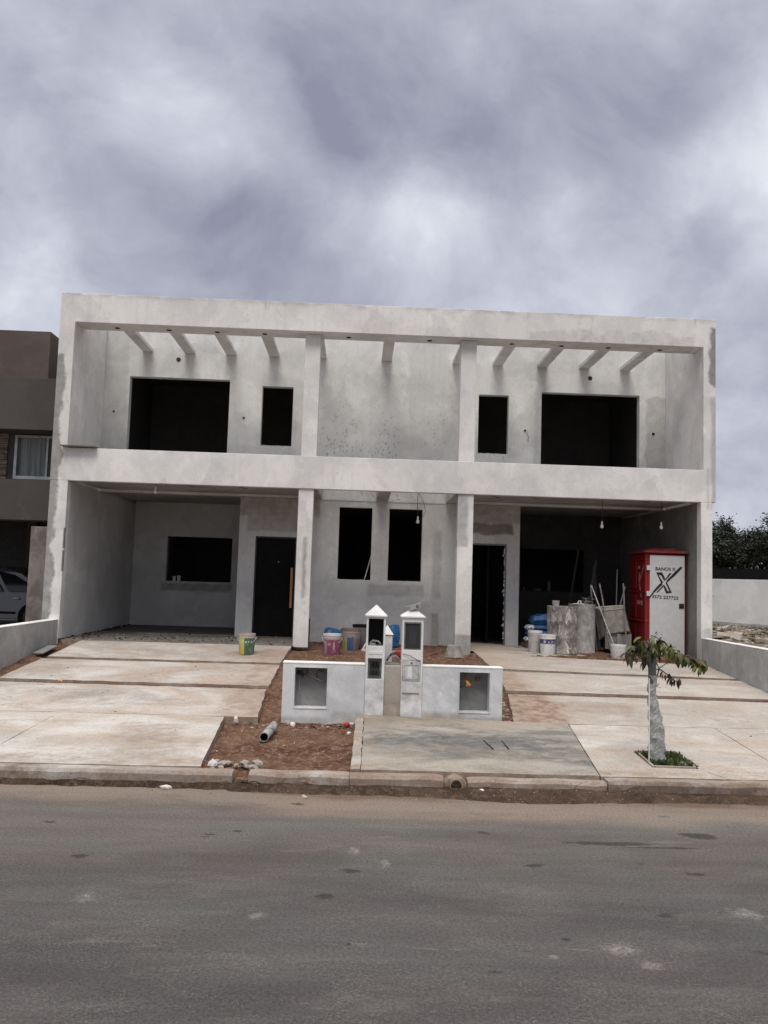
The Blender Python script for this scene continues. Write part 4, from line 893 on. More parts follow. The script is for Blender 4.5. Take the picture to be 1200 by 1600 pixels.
tag(MB().box(3.12, 3.85, 1.45, 2.0, zb_-.10, zb_-.08).box(3.12, 3.2, 1.45, 2.0, zb_-.08, zb_-.0).box(3.5, 3.58, 1.45, 2.0, zb_-.08, zb_).box(3.78, 3.85, 1.45, 2.0, zb_-.08, zb_).box(3.12, 3.85, 1.45, 1.55, zb_, zb_+.02).box(3.12, 3.85, 1.7, 1.8, zb_, zb_+.02).build('pallet', simple('dark_pallet_wood', (.10, .06, .045), .9), origin=(3.5, 1.7, zb_)), 'low dark wooden pallet under the blue cement bags', 'pallet')
for i, (z, x, lb) in enumerate([(0.02, 3.46, 'bottom blue cement bag on the pallet, white printed end showing'), (.145, 3.50, 'second blue cement bag up, all dark blue'), (.27, 3.48, 'third blue cement bag up, white printed end showing'), (.40, 3.58, 'top slumped blue bag of the stack')]):
    bag((x, 1.70, zb_+z), .68, .44, .13 if i < 3 else .24, M_cbag if i in (0, 2) else M_blue, lb, 0, GB, .0 if i < 3 else .05, seed=i*3.1)
bag((-.98, 1.35, soilz(-1, 1.35)-.02), .46, .35, .38, M_blue, 'blue plastic bag on the soil by the wall behind the pink bucket', 0, None, -.03, seed=9)
bag((-.02, 1.3, soilz(0, 1.3)), .34, .3, .50, M_blue, 'blue bag leaning to the left, seen between the meter pillars', 0, None, -.14, seed=12)
bag((.26, 1.3, soilz(0, 1.3)), .30, .3, .46, M_blue, 'blue bag behind the right meter pillar, partly covered', 0, None, .03, seed=15)

# upturned basin + board
t = thing('upturned_bucket', 'upturned grey cement mixing bucket on the soil by the right column', 'bucket', (1.37, -.26, soilz(1.37, -.26)-.01))
lc = ORG[t.name]
MB().lathe([(.185, 0), (.195, .012), (.18, .02), (.118, .225), (.10, .235), (.001, .235)], lc, 22, cap=False, wob=lambda a, z: .03*noise.noise(Vector((math.cos(a)*2, math.sin(a)*2, z*6)))).build('body', M_tray, t, smooth=True)
MB().tube([(lc[0]+math.cos(a)*.2, lc[1]-.02+math.sin(a)*.2, lc[2]+.015) for a in [3.3+i*.3 for i in range(9)]], .006, 5).build('handle', M_galv, t, smooth=True)
o = MB().box(-.055, .055, -.02, .02, 0, .72, M=Matrix.Translation((1.20, 1.90, -.11)) @ Matrix.Rotation(R(-8), 4, 'X')).build('board', simple('grey_cement_board', (.26, .255, .24), .9), origin=(1.2, 1.9, -.1), bevel=.005)
tag(o, 'short grey board leaning against the wall behind the upturned bucket', 'board')

# ------------------------------------------------------------------ wheelbarrow standing on end
t = thing('wheelbarrow', 'cement-caked wheelbarrow stood on end between the drum and the toilet', 'wheelbarrow', (4.85, .95, G(4.85, .95)))
yy = .78
M = MB(); fr = [(4.56, yy, .80), (5.0, yy, .86), (5.13, yy+.02, .40), (4.68, yy+.02, .33)]
bk = [(4.40+.08, yy+.30, .86), (5.10, yy+.30, .92), (5.26, yy+.30, .32), (4.60, yy+.30, .20)]
M.add(fr+bk, [[0, 1, 2, 3], [0, 4, 5, 1], [1, 5, 6, 2], [2, 6, 7, 3], [3, 7, 4, 0]]); o = M.build('tray', M_tray, t, bevel=.01)
sm_ = o.modifiers.new('thick', 'SOLIDIFY'); sm_.thickness = .012
rim_ = MB().tube([bk[0], bk[1], bk[2], bk[3], bk[0]], .014, 8).tube([fr[0], fr[1]], .012, 6); rim_.build('tray_rim', M_steel, t, smooth=True)
MB().tube([(4.94, .62, 1.38), (4.97, .66, 1.1), (4.99, .70, .9), (5.03, .72, .4), (5.05, .70, .0), (5.04, .66, -.08), (4.93, .64, -.10)], .016, 8).build('handle_tube', M_steel, t, smooth=True)
MB().tube([(4.50, .80, 1.36), (4.55, .78, 1.1), (4.58, .74, .84), (4.66, .74, .3), (4.72, .74, .0)], .016, 8).build('handle_tube', M_steel, t, smooth=True)
MB().box(4.86, 4.93, .74, .76, .02, .34).box(4.65, 5.20, .86, .88, .02, .33).build('brace_plate', M_garS, t)
MB().lathe([(.03, -.03), (.16, -.04), (.19, -.02), (.19, .02), (.16, .04), (.03, .03)], (4.84, 1.05, .1), 20, M=Matrix.Rotation(R(75), 4, 'X')).build('wheel', M_rubber, t, smooth=True)
leaning('broom_handle', (4.64, -.02, -.05), (4.32, .75, 1.31), .014, M_steel, 'metal pole standing in the small caked bucket', 'pole')
leaning('shovel_handle', (4.60, 1.25, -.1), (4.40, 1.1, 1.33), .016, M_garS, 'dark thin shovel handle leaning left of the wheelbarrow', 'pole')
leaning('thin_pole', (4.98, 1.25, -.1), (5.03, 1.3, 1.68), .012, M_garS, 'tallest thin pole standing behind the wheelbarrow', 'pole')
leaning('thin_pole', (4.9, 1.2, .3), (5.14, 1.1, 1.32), .013, M_garS, 'short dark pole slanting right behind the wheelbarrow', 'pole')
leaning('dark_plank', (4.2, 2.6, -.1), (4.62, 2.9, 2.15), .03, M_barkd, 'long dark plank slanting in the shadow of the carport', 'plank', 4)
leaning('dark_plank', (4.55, 2.3, -.1), (4.95, 2.6, 1.9), .035, M_garR, 'shorter dark plank slanting behind the wheelbarrow handles', 'plank', 4)
leaning('dark_plank', (4.95, 2.3, -.1), (4.90, 2.6, 1.75), .04, M_garR, 'upright dark plank beside the red toilet', 'plank', 4)

# ------------------------------------------------------------------ portable toilet
T = thing('portable_toilet', 'red portable toilet with a white door standing in the right carport', 'portable toilet', (5.86, 1.1, G(5.86, 1.1)))
x0, x1, y0, y1 = 5.43, 6.265, .60, 1.68; zf = -.10; zt = 2.04
MB().box(x0, x1, y0+.03, y1, zf, zt).build('cabin', M_red, T, bevel=.05)
for z0_, z1_ in ((zf+.03, .58), (.66, 1.18), (1.26, 1.86)):
    for (ya, yb_) in ((y0+.12, y0+.55), (y0+.62, y1-.08)):
        MB().box(x0-.022, x0+.01, ya, yb_, z0_, z1_).build('side_rib', M_red, T, bevel=.015)
MB().box(x0-.03, x0+.02, y0+.03, y0+.10, zf, zt-.02).build('corner_post', M_red, T, bevel=.012)
for zz_ in (.59, 1.19, 1.87): MB().box(x0-.035, x0+.03, y0+.02, y1, zz_, zz_+.06).build('side_band', M_red, T, bevel=.012)
rf = MB(); c = ((x0+x1)/2, (y0+y1)/2)
for ii, (e, z) in enumerate([(.05, zt-.01), (.065, zt), (.055, zt+.014), (-.06, zt+.062), (-.2, zt+.105), (-.36, zt+.128)]):
    ex = e if e > -.3 else -.38; ey = e if e > -.3 else -.5
    rf.v += [Vector((x0-ex, y0-ey, z)), Vector((x1+ex, y0-ey, z)), Vector((x1+ex, y1+ey, z)), Vector((x0-ex, y1+ey, z))]
for k in range(5): rf.f += [[k*4+i, k*4+(i+1) % 4, (k+1)*4+(i+1) % 4, (k+1)*4+i] for i in range(4)]
rf.f += [[3, 2, 1, 0], [20, 21, 22, 23]]; rf.mi = [0]*len(rf.f)
rf.build('roof', M_redroof, T, smooth=True)
MB().box(x0-.02, x1+.01, y0-.02, y1, zf-.03, zf+.045).build('base', M_barkd, T, bevel=.01)
D = MB().box(x0+.055, x1-.055, y0-.012, y0+.028, zf+.055, 1.985).build('door', M_whitepl, T, bevel=.012)
for z in (.62+.06, 1.67):
    MB().box(x0-.01, x0+.06, y0-.014, y0+.024, z+.46 if z < 1 else z, (z+.56) if z < 1 else z+.10).build('hinge', M_whitepl, D, bevel=.004)
MB().box(x1-.175, x1-.075, y0-.024, y0-.0125, .90, 1.0).box(x1-.15, x1-.1, y0-.034, y0-.024, .925, .975).build('lock', M_black, D)
# flat print on the door
def strokes(polys, y, mat, name, parent):
    m = MB()
    for pl in polys: m.add([(a, y, c) for a, c in pl], [list(range(len(pl)))])
    return m.build(name, mat, parent, recalc=False)
def dpx(u, v):
    dvec = SF+SRt*((u-600)/1286)-SUp*((v-800)/1286); t_ = (y0-.0145-SP.y)/dvec.y; q = SP+dvec*t_; return (q.x, q.z)
def z7(pts): return [dpx(1005+a/17.14, 870+b_/17.14) for a, b_ in pts]
strokes([z7([(130, 1125), (165, 1115), (640, 690), (1055, 290), (1020, 262), (985, 275), (690, 560), (480, 720), (420, 740), (250, 960)])], 0, M_black, 'tmp', D) if False else None
yp = y0-.0145
strokes([z7([(130, 1128), (165, 1122), (300, 960), (520, 745), (505, 700), (440, 720), (290, 890)]),
         z7([(350, 415), (505, 415), (590, 580), (560, 650), (480, 500), (410, 480), (535, 690), (490, 740), (470, 690)]),
         z7([(590, 600), (560, 650), (620, 610), (770, 440), (700, 440)]),
         z7([(600, 710), (640, 690), (840, 520), (1058, 290), (1020, 262), (980, 280), (820, 430), (640, 620)]),
         z7([(600, 710), (640, 690), (770, 965), (700, 975), (690, 900)]),
         z7([(530, 760), (565, 750), (660, 920), (700, 930), (700, 975), (610, 985)]),
         z7([(530, 760), (555, 790), (400, 950), (340, 965), (400, 900)])], yp, M_black, 'logo_print', D)
def textobj(txt, u0, u1, vmid0, vmid1, hpx, mat, name, parent, y):
    cu = bpy.data.curves.new(name, 'FONT'); cu.body = txt; cu.size = 1; cu.offset = .028; cu.align_x = 'LEFT'
    tmp = bpy.data.objects.new(name, cu); COL.objects.link(tmp); dg = bpy.context.evaluated_depsgraph_get()
    me = bpy.data.meshes.new_from_object(tmp.evaluated_get(dg)); bpy.data.objects.remove(tmp)
    xs = [v.co.x for v in me.vertices]; ys = [v.co.y for v in me.vertices]; a, b_ = min(xs), max(xs); c, d_ = 0, .72
    org = Vector(ORG[parent.name])
    for v in me.vertices:
        s = (v.co.x-a)/(b_-a); h = (v.co.y-c)/(d_-c); u = u0+(u1-u0)*s; vv = vmid0+(vmid1-vmid0)*s-(h-.5)*hpx
        X, Z = dpx(u, vv); v.co = Vector((X, y, Z))-org
    me.materials.append(mat); o = bpy.data.objects.new(name, me); COL.objects.link(o); o.parent = parent; ORG[o.name] = tuple(org); return o
textobj('BAÑOS X', 1024.2, 1056, 888.5, 889.6, 5.2, M_black, 'name_print', D, yp)
textobj('3572 227722', 1018.5, 1060, 931.8, 934.6, 5.0, M_black, 'phone_print', D, yp)
# faded logo on the side wall
def side(pts): return [(x0-.0235, a, c) for a, c in pts]
m = MB()
for pl in ([(.68+.0, 1.80), (.74, 1.78), (1.02, 1.42), (.98, 1.40)], [(.96, 1.62), (1.02, 1.62), (1.06, 1.44), (1.0, 1.40)], [(.98, 1.42), (1.04, 1.42), (.92, 1.10), (.84, 1.12)], [(.92, 1.04), (1.12, 1.04), (1.12, .96), (.92, .96)], [(.80, 1.04), (.87, 1.04), (.87, .94), (.80, .94)], [(.95, 1.76), (1.1, 1.76), (1.1, 1.70), (.95, 1.70)]):
    m.add(side(pl), [list(range(len(pl)))])
m.build('side_logo', M_palepink, T, recalc=False)

# ------------------------------------------------------------------ sapling
TX, TY = 2.86, -6.95; TZ = G(TX, TY)
t = thing('sapling', 'young tree with drooping leaf clusters and plastic-wrapped trunk in the pavement pit', 'tree', (TX, TY, TZ))
def tp(u, v, y=TY):
    dvec = SF+SRt*((u-600)/1286)-SUp*((v-800)/1286); k = (y-SP.y)/dvec.y; return SP+dvec*k
pr = [(1027, 1196, .105), (1026, 1170, .098), (1026, 1145, .094), (1024, 1125, .082), (1022, 1110, .07), (1020, 1095, .058), (1018, 1080, .05), (1020, 1068, .052), (1020, 1056, .048)]
wm = MB(); pts = []; rs = []
for i in range(len(pr)-1):
    for k in range(4):
        s = k/4; a, b_ = pr[i], pr[i+1]; q = tp(a[0]+(b_[0]-a[0])*s, a[1]+(b_[1]-a[1])*s); pts.append(q); rs.append((a[2]+(b_[2]-a[2])*s)*.92*(1+.07*math.sin(i*2.3+k*1.7)))
pts.append(tp(1020, 1055)); rs.append(.044)
wm.tube(pts, rs, 18); 
for i, v in enumerate(wm.v):   # wrinkles spiralling round the wrap
    a = math.atan2(v.y-TY, v.x-TX); d_ = Vector((v.x-TX, v.y-TY, 0)); v += d_*(.10*math.sin(v.z*38+a*2)+.08*noise.noise(Vector((a*2, v.z*14, 2))))
wm.build('plastic_wrap', M_wrap, t, smooth=True)
MB().tube([tp(1014.2, 1195, TY-.10), tp(1014.6, 1060, TY-.06)], .006, 6).build('wrap_edge', M_coping, t)
MB().tube([tp(1019, 1070), tp(1019, 1045), tp(1018, 1030), tp(1020, 1015)], [.040, .044, .05, .035], 12).build('trunk', M_bark, t, smooth=True)
br = [([(1026, 1058), (1030, 1045), (1025, 1035)], .009), ([(1020, 1020), (1012, 1008), (1000, 1004)], .014), ([(1022, 1016), (1028, 1002), (1033, 996)], .012), ([(1030, 1044), (1042, 1036), (1056, 1028), (1075, 1024), (1095, 1034)], .007), ([(1024, 1045), (1033, 1047), (1040, 1052), (1048, 1056)], .009), ([(1021, 1018), (1040, 1012), (1055, 1016)], .01), ([(1018, 1025), (1006, 1014), (990, 1012), (980, 1022)], .01), ([(1030, 1068), (1027, 1072), (1032, 1075)], .004)]
for pl, r_ in br: MB().tube([tp(u, v, TY+.02*i) for i, (u, v) in enumerate(pl)], [r_*(1-.12*i) for i in range(len(pl))], 6).build('branch', M_bark, t, smooth=True)
# one leaflet mesh: folded, curved blade
def leafmesh(mat, nm):
    m = MB(); prof = [(0, .0), (.18, .30), (.42, .5), (.68, .42), (.88, .2), (1, 0)]
    vs = []; 
    for s, w in prof: vs += [(-w*.36, s, .10*w-.3*s*s), (0, s, -.3*s*s), (w*.36, s, .10*w-.3*s*s)]
    fs = []
    for i in range(5): fs += [[i*3, i*3+1, i*3+4, i*3+3], [i*3+1, i*3+2, i*3+5, i*3+4]]
    m.add(vs, fs); me = bpy.data.meshes.new(nm); me.from_pydata([tuple(v) for v in m.v], [], m.f); me.materials.append(mat)
    for p_ in me.polygons: p_.use_smooth = True
    return me
LM, LR = leafmesh(M_leaf, 'leaf'), leafmesh(M_leafr, 'leaf_dark')
rr = random.Random(21); nleaf = 0
def rosette(c, n_, size, tilt, me, heading=None):
    global nleaf
    for k in range(n_):
        if nleaf >= 292: return
        a = 2*math.pi*k/n_+rr.uniform(-.25, .25)
        if heading is not None: a = heading+rr.uniform(-1.1, 1.1)
        o = bpy.data.objects.new('leaf', me); COL.objects.link(o); o.parent = t
        dn = tilt+rr.uniform(-.75, .6); L = size*rr.uniform(.75, 1.15)
        Mz = Matrix.Rotation(a, 4, 'Z') @ Matrix.Rotation(-dn, 4, 'X') @ Matrix.Rotation(rr.uniform(-.5, .5), 4, 'Y')
        o.matrix_local = Matrix.Translation(c-Vector(ORG[t.name])+Vector((rr.gauss(0, .028), rr.gauss(0, .03), rr.gauss(0, .022)))) @ Mz @ Matrix.Scale(L, 4); nleaf += 1
cl_ = [(1003, 1000), (995, 1004), (986, 1012), (982, 1022), (992, 1022), (1006, 1012), (1008, 1026), (999, 1014), (1014, 1004), (1024, 1001), (1034, 1002), (1030, 1014), (1044, 1008), (1052, 1013), (1057, 1021), (1017, 1000), (1016, 1022), (1040, 1016), (1022, 1012), (1046, 1018)]
for u, v in cl_: rosette(tp(u, v, TY+rr.uniform(-.22, .22)), 9, .118, .8, LM if rr.random() < .7 else LR)
rosette(tp(1029, 993), 6, .06, .2, LR); rosette(tp(1018, 993), 4, .06, .2, LM)
for u, v in [(1062, 1026), (1072, 1029), (1082, 1032), (1091, 1036), (1098, 1038)]: rosette(tp(u, v, TY+rr.uniform(-.05, .1)), 11, .105, .9, LM)
for u, v in [(1042, 1054), (1050, 1058), (1055, 1060)]: rosette(tp(u, v), 8, .09, .95, LR)
# tree pit
tp_ = thing('tree_pit', 'square pit with narrow concrete rim around the wrapped sapling', 'tree pit', (2.95, -6.95, TZ))
pc = [Vector((a, b_, 0)) for a, b_ in pit]
for k in range(4):
    a, b_ = pc[k], pc[(k+1) % 4]; d_ = (b_-a).normalized(); nn = Vector((d_.y, -d_.x, 0)); w = .022
    q = [a-d_*.0, b_-d_*.022, b_+nn*0-d_*.022, a]; 
    m = MB(); z0_ = -.72; pp = [a-nn*w, b_-nn*w-d_*0.0, b_, a]
    if k % 2: pp = [a+d_*.024-nn*w, b_-d_*.024-nn*w, b_-d_*.024, a+d_*.024]
    vs = [(p_.x, p_.y, z0_) for p_ in pp]+[(p_.x, p_.y, G(p_.x, p_.y)+.014) for p_ in pp]
    m.add(vs, [[3, 2, 1, 0], [4, 5, 6, 7], [0, 1, 5, 4], [1, 2, 6, 5], [2, 3, 7, 6], [3, 0, 4, 7]]); m.build('rim_bar', M_kerb, tp_, bevel=.004)
o = grid(2.69, 3.22, -7.32, -6.56, 14, 16, lambda x, y: -.615+.02*noise.noise(Vector((x*9, y*9, 0)))).build('pit_soil', M_soild, smooth=True); o['kind'] = 'structure'
m = MB(); rr = random.Random(4)
for k in range(1100):
    x = rr.uniform(2.71, 3.19); y = rr.uniform(-7.28, -6.6)
    if abs((x-2.70-(y+7.3)*.08)) < .03: continue
    h = rr.uniform(.02, .065)*(1.5 if rr.random() < .12 else 1); a = rr.random()*6.28; w = rr.uniform(.006, .016); lx, ly = rr.uniform(-.03, .03), rr.uniform(-.03, .03)
    c0 = Vector((x, y, -.61)); dx_ = Vector((math.cos(a)*w, math.sin(a)*w, 0))
    m.add([c0-dx_*.4, c0+dx_*.4, c0+Vector((lx*.6, ly*.6, h*.7))+dx_, c0+Vector((lx, ly, h)), c0+Vector((lx*.6, ly*.6, h*.7))-dx_], [[0, 1, 2, 3, 4]])
o = m.build('weeds', M_grass, recalc=False, kind='stuff'); o['label'] = 'low green weeds filling the tree pit'
o = tag(MB().rock((3.05, -7.2, -.60), .06, (1.2, .8, .8)).build('stone', simple('mossy_green_stone', (.16, .18, .13), .95), origin=(3.05, -7.2, -.6)), 'rounded mossy stone in the front of the tree pit', 'stone')

# ------------------------------------------------------------------ pipes, rubble, litter
t = thing('drain_pipe', 'loose grey mortar-caked drain pipe lying on the red soil', 'pipe', (-1.62, -5.9, -.66))
pa, pb = Vector((-1.54, -5.42, -.59)), Vector((-1.59, -6.16, -.60))
dd_ = (pb-pa); q = dd_.to_track_quat('Z', 'Y').to_matrix().to_4x4(); Mx = Matrix.Translation(pa) @ q; L = dd_.length
MB().lathe([(.053, 0), (.055, L*.3), (.053, L*.32), (.057, L*.5), (.054, L*.8), (.057, L*.97), (.057, L), (.048, L), (.048, 0)], (0, 0, 0), 20, cap=False, M=Mx).build('tube', M_pipe, t, smooth=True)
MB().lathe([(.001, L*.5), (.0475, L*.5), (.0475, L*.995)], (0, 0, 0), 20, cap=False, M=Mx).build('bore', M_pipein, t, smooth=True)
MB().lathe([(.001, -.012), (.05, -.01), (.05, .0)], (0, 0, 0), 14, cap=False, M=Mx).build('red_cap', M_redcap, t, smooth=True)
t = thing('storm_outlet', 'round black drain outlet with concrete collar in the kerb', 'drain', (.49, -7.9, -.68))
Mx = Matrix.Translation((.49, -7.99, -.672)) @ Matrix.Rotation(R(-90), 4, 'X')
MB().lathe([(.052, .5), (.052, 0), (.064, 0), (.066, .02), (.062, .5)], n=22, cap=False, M=Mx).build('collar', M_edge, t, smooth=True)
MB().lathe([(.001, .12), (.0518, .12), (.0518, .004)], n=22, cap=False, M=Mx).build('bore', M_pipein, t, smooth=True)
MB().prism([(.37, -.80), (.61, -.80), (.60, -.66), (.56, -.615), (.49, -.598), (.42, -.615), (.38, -.66)], -7.93, -7.80).build('collar_surround', M_edge, t, bevel=.01)
# concrete fragments beside the slab
rr = random.Random(8)
for k in range(17):
    x = rr.uniform(-1.98, -1.50); y = rr.uniform(-7.62, -7.36); r_ = rr.uniform(.030, .062)
    o = MB().rock((x, y, -.645+r_*.35), r_, (1.3, .8, .6), rnd=rr).build('rubble_chunk', M_stone, origin=(x, y, -.66))
    tag(o, 'grey broken mortar fragment in the pile behind the left kerb end', 'rubble', 'mortar fragments behind the left kerb')
o = MB().rock((-1.95, -7.60, -.60), .055, (1.1, .7, .75), rnd=rr).build('plaster_lump', M_stonew, origin=(-1.9, -7.6, -.6)); tag(o, 'white plaster lump at the left end of the fragment pile', 'rubble')
o = MB().rock((-2.06, -5.18, -.58), .055, (.7, .7, 1.1), rnd=rr).build('mortar_lump', M_stonew, origin=(-2.06, -5.18, -.6)); tag(o, 'pale mortar lump in the corner of the sunken soil bed', 'rubble')
for k, (x, y, r_, mt, lb) in enumerate([(-1.40, -5.0, .05, M_stone, 'grey lump at the left foot of the meter wall'), (-1.33, -5.08, .045, M_stonew, 'white lump by the left foot of the meter wall'), (-.62, -5.0, .05, M_redcap, 'round red plastic cap by the edging strip'), (-.55, -4.93, .035, M_stonew, 'white pebble behind the red cap'), (-.66, -5.5, .035, M_brick, 'red brick chip by the edging strip'), (-.58, -5.6, .035, M_stonew, 'white chip next to the red brick chip'),
        (.74, -8.02, .05, M_stonew, 'pale stone in the gutter right of the drain outlet'), (-.02, -8.0, .02, M_stonew, 'tiny white chip in the gutter left of the outlet')]):
    o = MB().rock((x, y, (-.645 if y > -7.9 else -.735)+r_*.3), r_, (1, .9, .8), rnd=rr).build('stone', mt, origin=(x, y, -.65)); tag(o, lb, 'stone')
o = MB().rock((-2.31, -8.04, -.735), .04, (1.5, .6, .6), rnd=rr).build('litter', M_stonew, origin=(-2.31, -8.04, -.74)); tag(o, 'crumpled white litter on the road edge below the left kerb', 'litter')
o = MB().rock((-.98, -8.22, -.745), .035, (1.6, .6, .35), rnd=rr).build('leaf_litter', simple('dry_leaf', (.42, .33, .24), .9), origin=(-.98, -8.22, -.75)); tag(o, 'pale dry leaf on the road edge below the middle kerb', 'leaf')
o = MB().rock((2.22, -8.05, -.70), .06, (1.4, .9, .9), rnd=rr).build('clod', M_soild, origin=(2.22, -8.05, -.72)); tag(o, 'dark clod of earth in the gutter below the sapling', 'clod')
o = MB().rock((-5.0, -3.36, G(-5, -3.36)+.01), .05, (1.4, .7, .4), rnd=rr).build('dry_leaf', simple('orange_leaf', (.55, .33, .12), .9), origin=(-5, -3.36, -.4)); tag(o, 'orange dry leaf lying in the second joint of the left driveway', 'leaf')
# broad scatter, too small to pick apart
m = MB(); rr = random.Random(31)
def chip(x, y, z, r_, mi): m.rock((x, y, z), r_, (1.2, .9, .5), mi, rr)
for k in range(230):
    x = rr.uniform(-2.1, -.6); y = rr.uniform(-7.6, -4.95); chip(x, y, bed(x, y)+.001, rr.uniform(.003, .013), rr.choice([0, 4, 4, 4, 4, 3] if k % 9 else [1, 2]))
for k in range(260): x = rr.uniform(-1.9, -.55); y = rr.uniform(-5.3, -4.85); chip(x, y, bed(x, y)+.005, rr.uniform(.006, .024), rr.choice([0, 4, 4, 2, 4, 3, 4]))
for k in range(60): x = rr.uniform(1.6, 1.85); y = rr.uniform(-5, -3.6); chip(x, y, bed(x, y)+.005, rr.uniform(.008, .03), 0)
for k in range(170): x = rr.gauss(1.3, .7) if rr.random() < .7 else rr.uniform(-5, 5); y = rr.uniform(-8.3, -7.99); chip(x, y, max(silt(x, y), -.75)+.001, rr.uniform(.003, .009), rr.choice([0, 0, 4, 4, 3]))
for k in range(120): x = rr.uniform(-1.4, 1.4); y = rr.uniform(-1.5, 2); chip(x, y, bed(x, y)+.003, rr.uniform(.006, .025), rr.choice([0, 3, 2]))
o = m.build('soil_debris', [M_stone, M_stonew, M_brick, M_soild, M_clod], recalc=False, kind='stuff'); o['label'] = 'scattered chips of mortar and brick on the soil and gutter'
m = MB()
for k in range(210):
    x = rr.uniform(-6.1, -1.9); y = abs(rr.gauss(0, 1.3))+.1
    if y > 4.5: continue
    m.rock((x, y, zc(x)+.003), rr.uniform(.008, .03), (1.4, .8, .5), 0 if rr.random() < .8 else 1, rr)
for k in range(26): x = rr.uniform(-6, -2.4); y = rr.uniform(-7.5, -.3); m.rock((x, y, G(x, y)+.002), rr.uniform(.006, .016), (1.3, .8, .5), 0, rr)
for k in range(14): x = rr.uniform(2.6, 6); y = rr.uniform(-7.4, -.3); m.rock((x, y, G(x, y)+.002), rr.uniform(.006, .014), (1.3, .8, .5), 0, rr)
for k in range(90): y = rr.uniform(-.1, 4.8); x = -6.23+rr.random()**2*.25; m.rock((x, y, zc(x)+.004), rr.uniform(.012, .045), (1.2, 1, .6), 0, rr)
o = m.build('floor_debris', [M_soild, M_stone], recalc=False, kind='stuff'); o['label'] = 'dark crumbs of mortar and dirt on the carport floor and drives'
# brick pieces along the left wall foot
o = MB().box(-6.2, -6.02, -1.35, -.65, -.155, -.125).build('mortar_strip', M_niche, origin=(-6.1, -1, -.1), bevel=.01); tag(o, 'flat strip of spilled mortar along the left boundary wall', 'mortar')
o.rotation_euler = (R(5.7), 0, 0)

# ------------------------------------------------------------------ neighbour on the left
Hn = thing('neighbour_house', 'dark brown-grey neighbouring house with a white framed window', 'house', (-9, 3, 0))
def np_(m, nm, mat, **k): return m.build(nm, mat, Hn, **k)
np_(MB().box(-13, -6.62, 1.0, 1.6, 4.19, 5.285), 'upper_fascia', M_nb2, bevel=.006)
np_(MB().box(-13, -6.62, 1.0, 1.6, 2.30, 3.14), 'lower_fascia', M_nb2, bevel=.006)
np_(MB().box(-13, -7.24, 1.25, 8, 5.287, 6.36), 'roof_volume', M_nb1, bevel=.01)
np_(MB().box(-13, -6.62, 1.601, 2.3, 4.23, 5.28), 'lintel', M_nb2)
np_(MB().box(-7.235, -6.62, 1.3, 8, 5.2, 5.30), 'flat_roof', M_nb1)
np_(MB().box(-13, -8.18, 1.75, 2.0, 3.0, 4.3), 'clad_wall', M_nb2)
for k in range(9):
    z = 3.15+.115*k
    for j in range(4):
        xx = -8.185-.62*j+(.31 if k % 2 else 0); np_(MB().box(xx-.61, min(xx, -8.185), 1.70+.03*rr.random(), 1.749, z+.03, z+.135), 'cladding_stone', M_clad, bevel=.006)
np_(MB().box(-8.17, -6.62, 2.31, 2.4, 3.0, 4.3), 'inner_wall', M_nb2)
wf = np_(MB().box(-8.04, -7.98, 1.72, 1.82, 3.22, 4.19).box(-7.98, -6.63, 1.72, 1.82, 4.13, 4.19).box(-7.98, -6.63, 1.68, 1.84, 3.22, 3.29).box(-7.36, -7.32, 1.73, 1.81, 3.29, 4.13), 'window', M_gate, bevel=.004)
wf['label'] = 'sliding window with pale aluminium frame and grey curtain'
MB().box(-7.98, -6.64, 1.775, 1.782, 3.29, 4.13).build('pane', M_glass, wf)
m = MB(); k = 60
m.add([(-7.99+1.3*i/k, 1.84+.012*math.sin(i*1.1), z) for i in range(k+1) for z in (3.2, 4.2)], [[2*i, 2*i+2, 2*i+3, 2*i+1] for i in range(k)]); m.build('curtain', M_curt, wf)
np_(MB().box(-8.179, -8.045, 1.75, 1.85, 3.0, 4.3), 'window_reveal', M_nb2)
np_(MB().box(-13, -6.62, 1.61, 9, 2.60, 3.0), 'carport_ceiling', M_nb2)
np_(MB().box(-13, -6.62, 7.0, 7.2, -.1, 2.6), 'carport_rear_wall', M_darkmetal)
np_(MB().box(-9.2, -8.95, 5.6, 5.9, -.1, 2.6), 'carport_column', M_nb1)
np_(MB().box(-7.00, -6.595, .25, 5.0, -.4, 2.14), 'party_pier', M_nbpost, bevel=.012)
o = grid(-14, -6.6, -5, 9, 10, 10, lambda x, y: -.15 if y > 0 else -.15+.09*y).build('neighbour_drive', M_floor, kind='structure')
# car
Cx = thing('parked_car', 'silver grey hatchback parked in the neighbour carport behind the brown pier', 'car', (-9.6, 3.9, -.15))
zb = -.12
pr = [(-11.7, .35), (-11.75, .62), (-11.5, .80), (-10.7, .92), (-10.0, 1.32), (-9.4, 1.44), (-8.75, 1.45), (-8.3, 1.36), (-7.95, 1.15), (-7.72, .90), (-7.60, .80), (-7.58, .40), (-7.7, .28), (-11.6, .28)]
pr = [(a, c+zb) for a, c in pr]
def shell(y): return y
m = MB(); kk = len(pr); ys = [3.0, 3.06, 3.25, 4.35, 4.54, 4.6]
for yi, y in enumerate(ys):
    for a, c in pr:
        inset = max(0, (c-zb)-.85)*.32; yy_ = y
        if yi <= 2: yy_ = y+inset
        if yi >= 3: yy_ = y-inset
        sh = .06 if yi in (0, 5) else 0
        m.v.append(Vector((a, yy_, c-(sh if c-zb > .85 else 0))))
for yi in range(len(ys)-1): m.f += [[yi*kk+i, yi*kk+(i+1) % kk, (yi+1)*kk+(i+1) % kk, (yi+1)*kk+i] for i in range(kk)]
m.f += [list(range(kk)), [5*kk+i for i in range(kk)][::-1]]; m.mi = [0]*len(m.f)
m.build('body', M_car, Cx, smooth=True)
